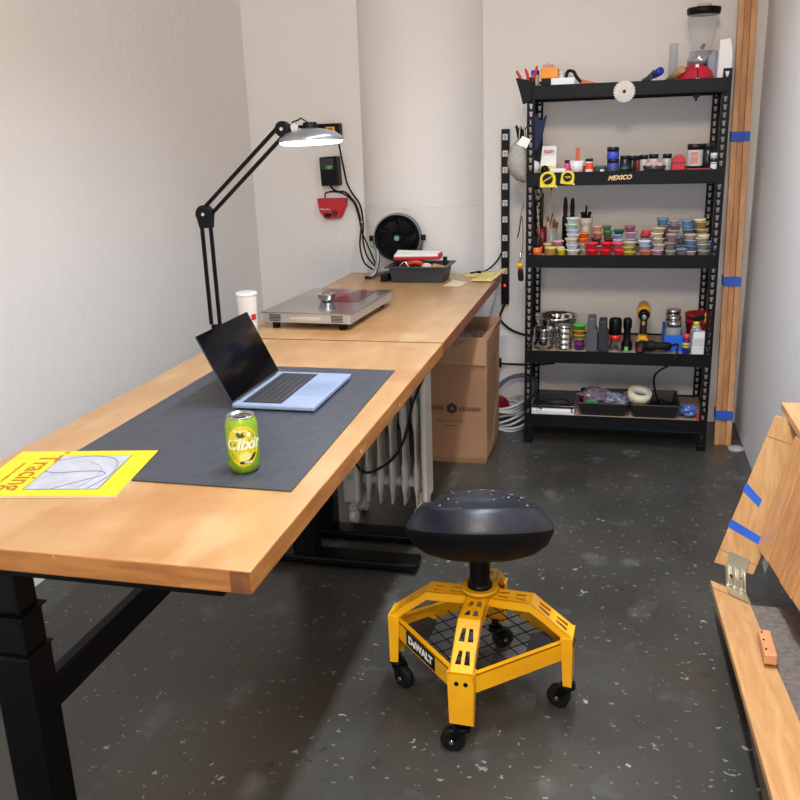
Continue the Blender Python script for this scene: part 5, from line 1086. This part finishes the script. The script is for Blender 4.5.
b = MB(); b.beam((x, yb, z1+.138), (x+.008, yb-.01, z1+.160), .02, .002); b.beam((x, yb, z1+.138), (x-.014, yb+.006, z1+.154), .02, .002); b.build('blades', steel, t)
# glass tube, white box
x = topx(672, 4.2); b = MB(); b.lathe((x, 4.2, z1), [(0, 0), (.018, 0), (.018, .162), (.0165, .162), (.0165, .004), (0, .004)], 28); tag(b.build('clear_tube', clearp), 'clear upright plastic tube left of the blender', 'tube')
x0, x1 = topx(716.5, 4.09), topx(730, 4.09); b = MB(); b.prism([(x0, 4.09, z1), (x1+.004, 4.09, z1), (x1+.004, 4.09, z1+.11), (x1-.008, 4.09, z1+.164), (x0+.004, 4.09, z1+.158)], (0, .08, 0)); tag(b.build('white_stand', white_p, bevel=.003), 'tall white box with a cut corner right of the blender', 'box')
b = MB(); x = topx(711, 4.2); b.prism([(x-.02, 4.17, z1), (x+.016, 4.17, z1), (x+.016, 4.17, z1+.12), (x+.004, 4.17, z1+.13), (x-.02, 4.17, z1+.10)], (0, .04, 0)); tag(b.build('grey_bottle', mat('bottle_grey', (150, 156, 172), .3), bevel=.006), 'grey plastic bottle between the blender and the white box', 'bottle')
c_ = at(696.5, 96.5, 1, 4.02); b = MB(); b.box((c_.x-.012, 4.02, c_.z-.004), (c_.x+.012, 4.04, SZ[0]-.0565)); b.box((c_.x-.005, 4.024, c_.z-.018), (c_.x+.004, 4.036, c_.z-.002)); tag(b.build('hanging_clip', rub_m, bevel=.002), 'small black clip hanging under the top shelf beam', 'clip')
# ------------------------------------------------ things hanging at the left post
t = thing('work_gloves', 'dark blue and black work gloves hanging at the left shelf post', 'gloves', (XU(538, 4.04, 1.35), 4.05, 1.22))
gb = mat('glove_navy', (28, 42, 84), .75, rgb2=(18, 26, 54), scale=14)
def g3(u, v, y): return at(u, v, 1, y)
b = MB(); b.prism([g3(u, v, 4.045) for u, v in ((531, 118), (536, 113), (541, 121), (547, 114), (544, 128), (541, 141), (537, 152), (532, 148))], (0, .022, 0)); b.build('blue_glove', gb, t, bevel=.006)
b = MB(); b.prism([g3(u, v, 4.07) for u, v in ((532, 136), (540, 134), (541, 156), (538, 163), (533, 160))], (0, .02, 0)); b.build('black_glove', rub_m, t, bevel=.006)
b = MB(); b.tube([g3(534, 118, 4.055), g3(533, 104, 4.045), Vector((XU(532, 4.02, 1.5), 4.03, 1.56))], .002, 6); b.build('hanging_loop', rub_m, t)
t = thing('mesh_mask', 'light grey mesh dome hanging left of the shelf with a white tag', 'dust mask', (g3(516, 183, 3.93).x, 3.93, g3(516, 183, 3.93).z))
mk = mat('mesh_grey', (168, 164, 158), .7, rgb2=(150, 146, 140), scale=60)
c_ = g3(521, 158, 3.95); b = MB(); P = [g3(u, v, 3.96) for u, v in ((525, 138), (527, 150), (527, 182), (523, 183), (516, 180), (510, 174), (507, 164), (508.5, 152), (513, 144), (519, 139))]
cen = sum(P, Vector())/len(P); n = len(P); vs = []; 
for k, s in ((0, 1), (.022, .86), (.038, .6), (.044, .25)): vs += [cen+(p-cen)*s+Vector((0, -k, 0)) for p in P]
fs = [(j*n+i, j*n+(i+1) % n, (j+1)*n+(i+1) % n, (j+1)*n+i) for j in range(3) for i in range(n)]+[tuple(range(3*n, 4*n)), tuple(range(n))[::-1]]
b.add(vs, fs, True); b.build('mesh_dome', mk, t)
b = MB(); b.tube(spline([P[0], g3(524, 128, 3.965), g3(522, 118, 3.97), g3(524, 108, 3.98)]), .002, 6); b.tube(spline([P[9], g3(520, 128, 3.965), g3(522, 118, 3.97)]), .002, 6); b.build('strap', mat('strap_grey', (190, 186, 178), .6), t)
b = MB(); b.prism([g3(u, v, 3.925) for u, v in ((516.5, 144), (522.5, 136), (531, 139.5), (526.5, 148.5))], (0, -.001, 0)); b.build('paper_tag', paper, t)
t = thing('black_glove_pair', 'black rubber glove hanging behind the mesh dome', 'glove', (g3(518, 140, 4.4).x, 4.3, g3(518, 150, 4.3).z))
b = MB(); b.prism([g3(u, v, 4.15) for u, v in ((515, 126), (517, 125), (518.5, 129), (520.5, 125), (522.5, 130), (525, 127), (526, 145), (519, 148))], (0, .02, 0)); b.build('glove_body', rub_m, t, bevel=.003); b = MB(); b.tube([g3(525, 130, 4.16), Vector((SX0+.003, 4.16, g3(525, 118, 4.16).z))], .002, 6); b.build('loop', rub_m, t)
b = MB(); b.tube(spline([g3(524, 205, 3.99), g3(521, 214, 3.985), g3(519, 230, 3.98), g3(517, 238, 3.98), g3(519, 233, 3.98), g3(522, 216, 3.98), g3(523, 240, 3.98), g3(521, 258, 3.98), g3(519, 262, 3.98)], 6), .0016, 6); tag(b.build('wire_hook', blackp_m), 'thin bent black wire hanging at the left post above the screwdriver', 'wire')
t = thing('screwdriver', 'yellow and black screwdriver hanging on the left shelf post', 'screwdriver', (g3(520, 281, 3.98).x, 3.98, g3(520, 281, 3.98).z))
a, c = g3(520, 263, 3.978), g3(521, 281, 3.978); b = MB(); b.lathe_ax(a.lerp(c, .28), c, [(0, 0), (.009, .02), (.013, .3), (.013, .85), (.008, 1), (0, 1)], 16); b.build('handle', rub_m, t); b = MB(); b.lathe_ax(a, a.lerp(c, .3), [(0, 0), (.013, .1), (.015, .4), (.01, 1), (0, 1)], 16); b.build('yellow_collar', yel, t); b = MB(); b.cyl(a, a+Vector((.004, 0, .05)), .003); b.build('shaft', steel, t)

# ============================================================ timber on the right
t = thing('timber_bundle', 'tall bundle of pine strips strapped with blue tape leaning beside the shelf', 'timber', (.505, 4.14, 0))
b0 = [Vector((.4585, 4.10, 0)), Vector((.5530, 4.10, 0))]; tz = 2.45
def bp(f, d, z):       # f 0..1 across, d depth, z height
    k = z/1.94; xl = .4585*(1-k)+.4480*k; xr = .5320*(1-k)+.5230*k; return Vector((xl+(xr-xl)*f, 4.10+.205*k+d, z))
for k in range(4):
    f0, f1 = ((0, .32), (.33, .655), (.665, 1.0), (.1, .9))[k]; d0, d1 = ((0, .03), (.004, .034), (-.003, .03), (.036, .062))[k]; b = MB()
    zt_ = tz-.05*k
    vs = [bp(f, d, z) for z in (0, zt_) for f, d in ((f0, d0), (f1, d0), (f1, d1), (f0, d1))]
    b.add(vs, [(0, 1, 2, 3), (7, 6, 5, 4), (0, 4, 5, 1), (1, 5, 6, 2), (2, 6, 7, 3), (3, 7, 4, 0)]); b.build('strip', mat(f'pine_strip_{k % 2}', ((208, 156, 104), (196, 142, 92))[k % 2], .5, rgb2=((184, 128, 78), (170, 116, 70))[k % 2], scale=7, stretch=(6, 6, .5), dist=1), t, bevel=.0015)
for v in (137, 282.5, 413.5):
    z = at(735, v, 1, 4.15).z; b = MB(); h2 = .021
    vs = [bp(f, d, zz) for zz in (z-h2, z+h2) for f, d in ((-.02, -.006), (1.02, -.006), (1.02, .066), (-.02, .066))]
    b.add(vs, [(0, 1, 2, 3), (7, 6, 5, 4), (0, 4, 5, 1), (1, 5, 6, 2), (2, 6, 7, 3), (3, 7, 4, 0)]); b.build('blue_tape_band', blue_tape, t)
b = MB(); b.lathe((.548, 4.045, 0), [(0, 0), (.036, 0), (.036, .008), (.03, .013), (0, .014)], 28); tag(b.build('felt_pad', mat('pad_grey', (176, 172, 176), .6)), 'small round pale grey pad on the floor at the foot of the pine bundle', 'pad')
b = MB(); b.box((XR-.006, 2.9, 0), (XR+.0, YB, .008)); 
# hinged bed rail: plank lying + plank leaning
def plank(name, P, th, m, parent, bevel=.002):     # P: four corners of the seen face, thickness vector
    b = MB(); b.prism(P, th); return b.build(name, m, parent, bevel=bevel)
t = thing('hinged_plank_frame', 'pine planks joined by a steel hinge with blue tape by the right wall', 'plank frame', (.36, 2.4, 0))
A0, A1, A2, A3 = Vector((.300, 2.517, .125)), Vector((.392, 2.435, .128)), Vector((.452, .95, .258)), Vector((.330, .95, .255))
pa = plank('lying_plank', [A0, A1, A2, A3], (0, 0, -.020), pine_y, t)
B0, B1, B2, B3 = Vector((.317, 2.615, .135)), at(753, 575, 1, 2.555), Vector((.553, 2.69, .575)), at(775, 415, 0, .47)
B2 = B1+(B3-B0)*.985; bn = (B1-B0).cross(B3-B0).normalized(); bn = bn if bn.y > 0 else -bn
def bq(u, v): return (B0*(1-u)+B1*u)*(1-v)+(B3*(1-u)+B2*u)*v
pb = plank('leaning_plank', [B0, B1, B2, B3], bn*.02, pine_y, t)
def onB(pts, off, th, nm, m, par): b = MB(); b.prism([bq(u, v)-bn*off for u, v in pts], -bn*th); return b.build(nm, m, par)
onB([(-.012, .245), (1.0, .185), (1.0, .235), (-.012, .30)], 0, .0006, 'blue_tape', blue_tape, pb)
onB([(-.012, .49), (.50, .42), (.50, .47), (-.012, .55)], 0, .0006, 'blue_tape', blue_tape, pb)
seam = mat('seam_brown', (130, 88, 50), .6)
onB([(0, .092), (1, .062), (1, .066), (0, .096)], 0, .0003, 'joint_line', seam, pb); onB([(0, .86), (1, .84), (1, .845), (0, .865)], 0, .0003, 'joint_line', seam, pb)
def aq(u, v): return (A0*(1-u)+A1*u)*(1-v)+(A3*(1-u)+A2*u)*v
b = MB(); b.prism([aq(0, .035)+Vector((0, 0, .0001)), aq(1, .035)+Vector((0, 0, .0001)), aq(1, .0375)+Vector((0, 0, .0001)), aq(0, .0375)+Vector((0, 0, .0001))], (0, 0, .0004)); b.build('joint_line', seam, pa)
hb = mat('zinc_hinge', (206, 200, 176), .32, .85)
h0, h1 = bq(.30, .10), bq(.82, .08); g0, g1 = aq(.42, .03), aq(.98, .035)
h2_, h3 = bq(.42, .00), bq(.9, .0); 
b = MB(); b.prism([bq(.28, .10)-bn*.001, bq(.80, .085)-bn*.001, bq(.84, .0)-bn*.001, bq(.32, .0)-bn*.001], -bn*.003); hg = b.build('hinge_leaf', hb, t)
b = MB(); z_ = Vector((0, 0, .002)); b.prism([aq(.44, .0)+z_, aq(.98, .0)+z_, aq(1.0, .045)+z_, aq(.46, .040)+z_], (0, 0, .003)); b.build('hinge_leaf', hb, t)
b = MB(); q0, q1 = bq(.32, .0)-bn*.006, bq(.84, .0)-bn*.006; r0, r1 = aq(.44, .0)+Vector((0, 0, .006)), aq(.98, .0)+Vector((0, 0, .006)); b.prism([q0, q1, r1, r0], (0, .003, .003))
for f in (.0, .33, .66): b.tube([q0.lerp(q1, f)+Vector((.006, -.005, .003)), r0.lerp(r1, f)+Vector((.006, -.005, .003))], .008, 8)
kn = b.build('hinge_knuckle', hb, t, bevel=.001)
b = MB()
for f in (.22, .74): c_ = q0.lerp(q1, f).lerp(r0.lerp(r1, f), .45)+Vector((0, -.012, .006)); b.sphere(c_, .0055, 10)
b.build('hinge_screw', rub_m, kn)
# little batten block on the lying plank
p0, p1 = at(759, 632, 2, .205), at(771, 662, 2, .215); 
b = MB(); q0_ = at(762, 634, 2, .178); q1_ = at(769, 660, 2, .188); b.beam(q0_+Vector((.004, 0, 0)), q1_+Vector((.004, 0, 0)), .030, .026); bb_ = b.build('batten_block', mat('batten_wood', (214, 150, 100), .5), t, bevel=.003)
b = MB()
for f in (.12, .42, .78): c_ = q0_.lerp(q1_, f)+Vector((-.004, 0, .0125)); b.sphere(c_, .0035, 8)
b.build('screw_hole', rub_m, bb_)
b = MB(); b.prism([(.352, 2.42, 0), (.352, .9, 0), (.352, .9, .255), (.352, 2.42, .106)], (.224, 0, 0)); 
tag(b.build('carpeted_base', mat('grey_brown_carpet', (128, 116, 106), .9, rgb2=(104, 92, 84), scale=60, bump=.4, bscale=300)), 'grey brown carpeted low ramp along the right wall under the planks', 'ramp')
# slatted panel leaning on the wall
t = thing('slatted_pine_panel', 'orange pine slatted panel leaning upright against the right wall', 'panel', (.5, 2.3, .2))
C0, C1 = at(757, 547, 0, .43), at(790, 599, 0, .452); T0 = at(795, 436, 0, .50)
dv = (T0-C0); ev = (C1-C0)
orp = [mat(f'panel_pine_{k}', c, .4, rgb2=d, scale=6, stretch=(6, 6, .6), dist=1.3, detail=6) for k, (c, d) in enumerate((((228, 172, 116), (208, 146, 88)), ((220, 160, 104), (200, 134, 78)), ((224, 164, 106), (194, 128, 74))))]
nn = ev.cross(dv).normalized(); nn = nn if nn.x > 0 else -nn
for k in range(7):
    f0, f1 = k*.34, k*.34+.325; P = [C0+ev*f0, C0+ev*f1, C0+ev*f1+dv, C0+ev*f0+dv]
    off = nn*(.003 if k % 2 else 0); b = MB(); b.prism([p+off for p in P], nn*.026); b.build('slat', orp[k % 3], t, bevel=.003)
b = MB()
for f in (.2, .42, .62, .8):
    c_ = C0+dv*f+nn*.013+ev*.0; b.cyl(c_+ev.normalized()*-.0010, c_+ev.normalized()*.001, .0045, n=12)
b.build('screw_hole', rub_m, t)
b = MB(); b.prism([(.498, 2.79, .586), (.5795, 2.79, .586), (.5795, 1.9, .592), (.512, 1.9, .592)], (0, 0, .022)); b.build('top_ledge', mat('ledge_pine', (226, 178, 124), .45, rgb2=(206, 152, 98), scale=6, stretch=(5, .7, 1)), t, bevel=.002)
b = MB(); b.prism([at(u, v, 0, .478) for u, v in ((762.5, 563), (766, 554), (769.5, 562), (764.5, 574))], (.001, 0, 0)); b.build('paper_label', paper, t)
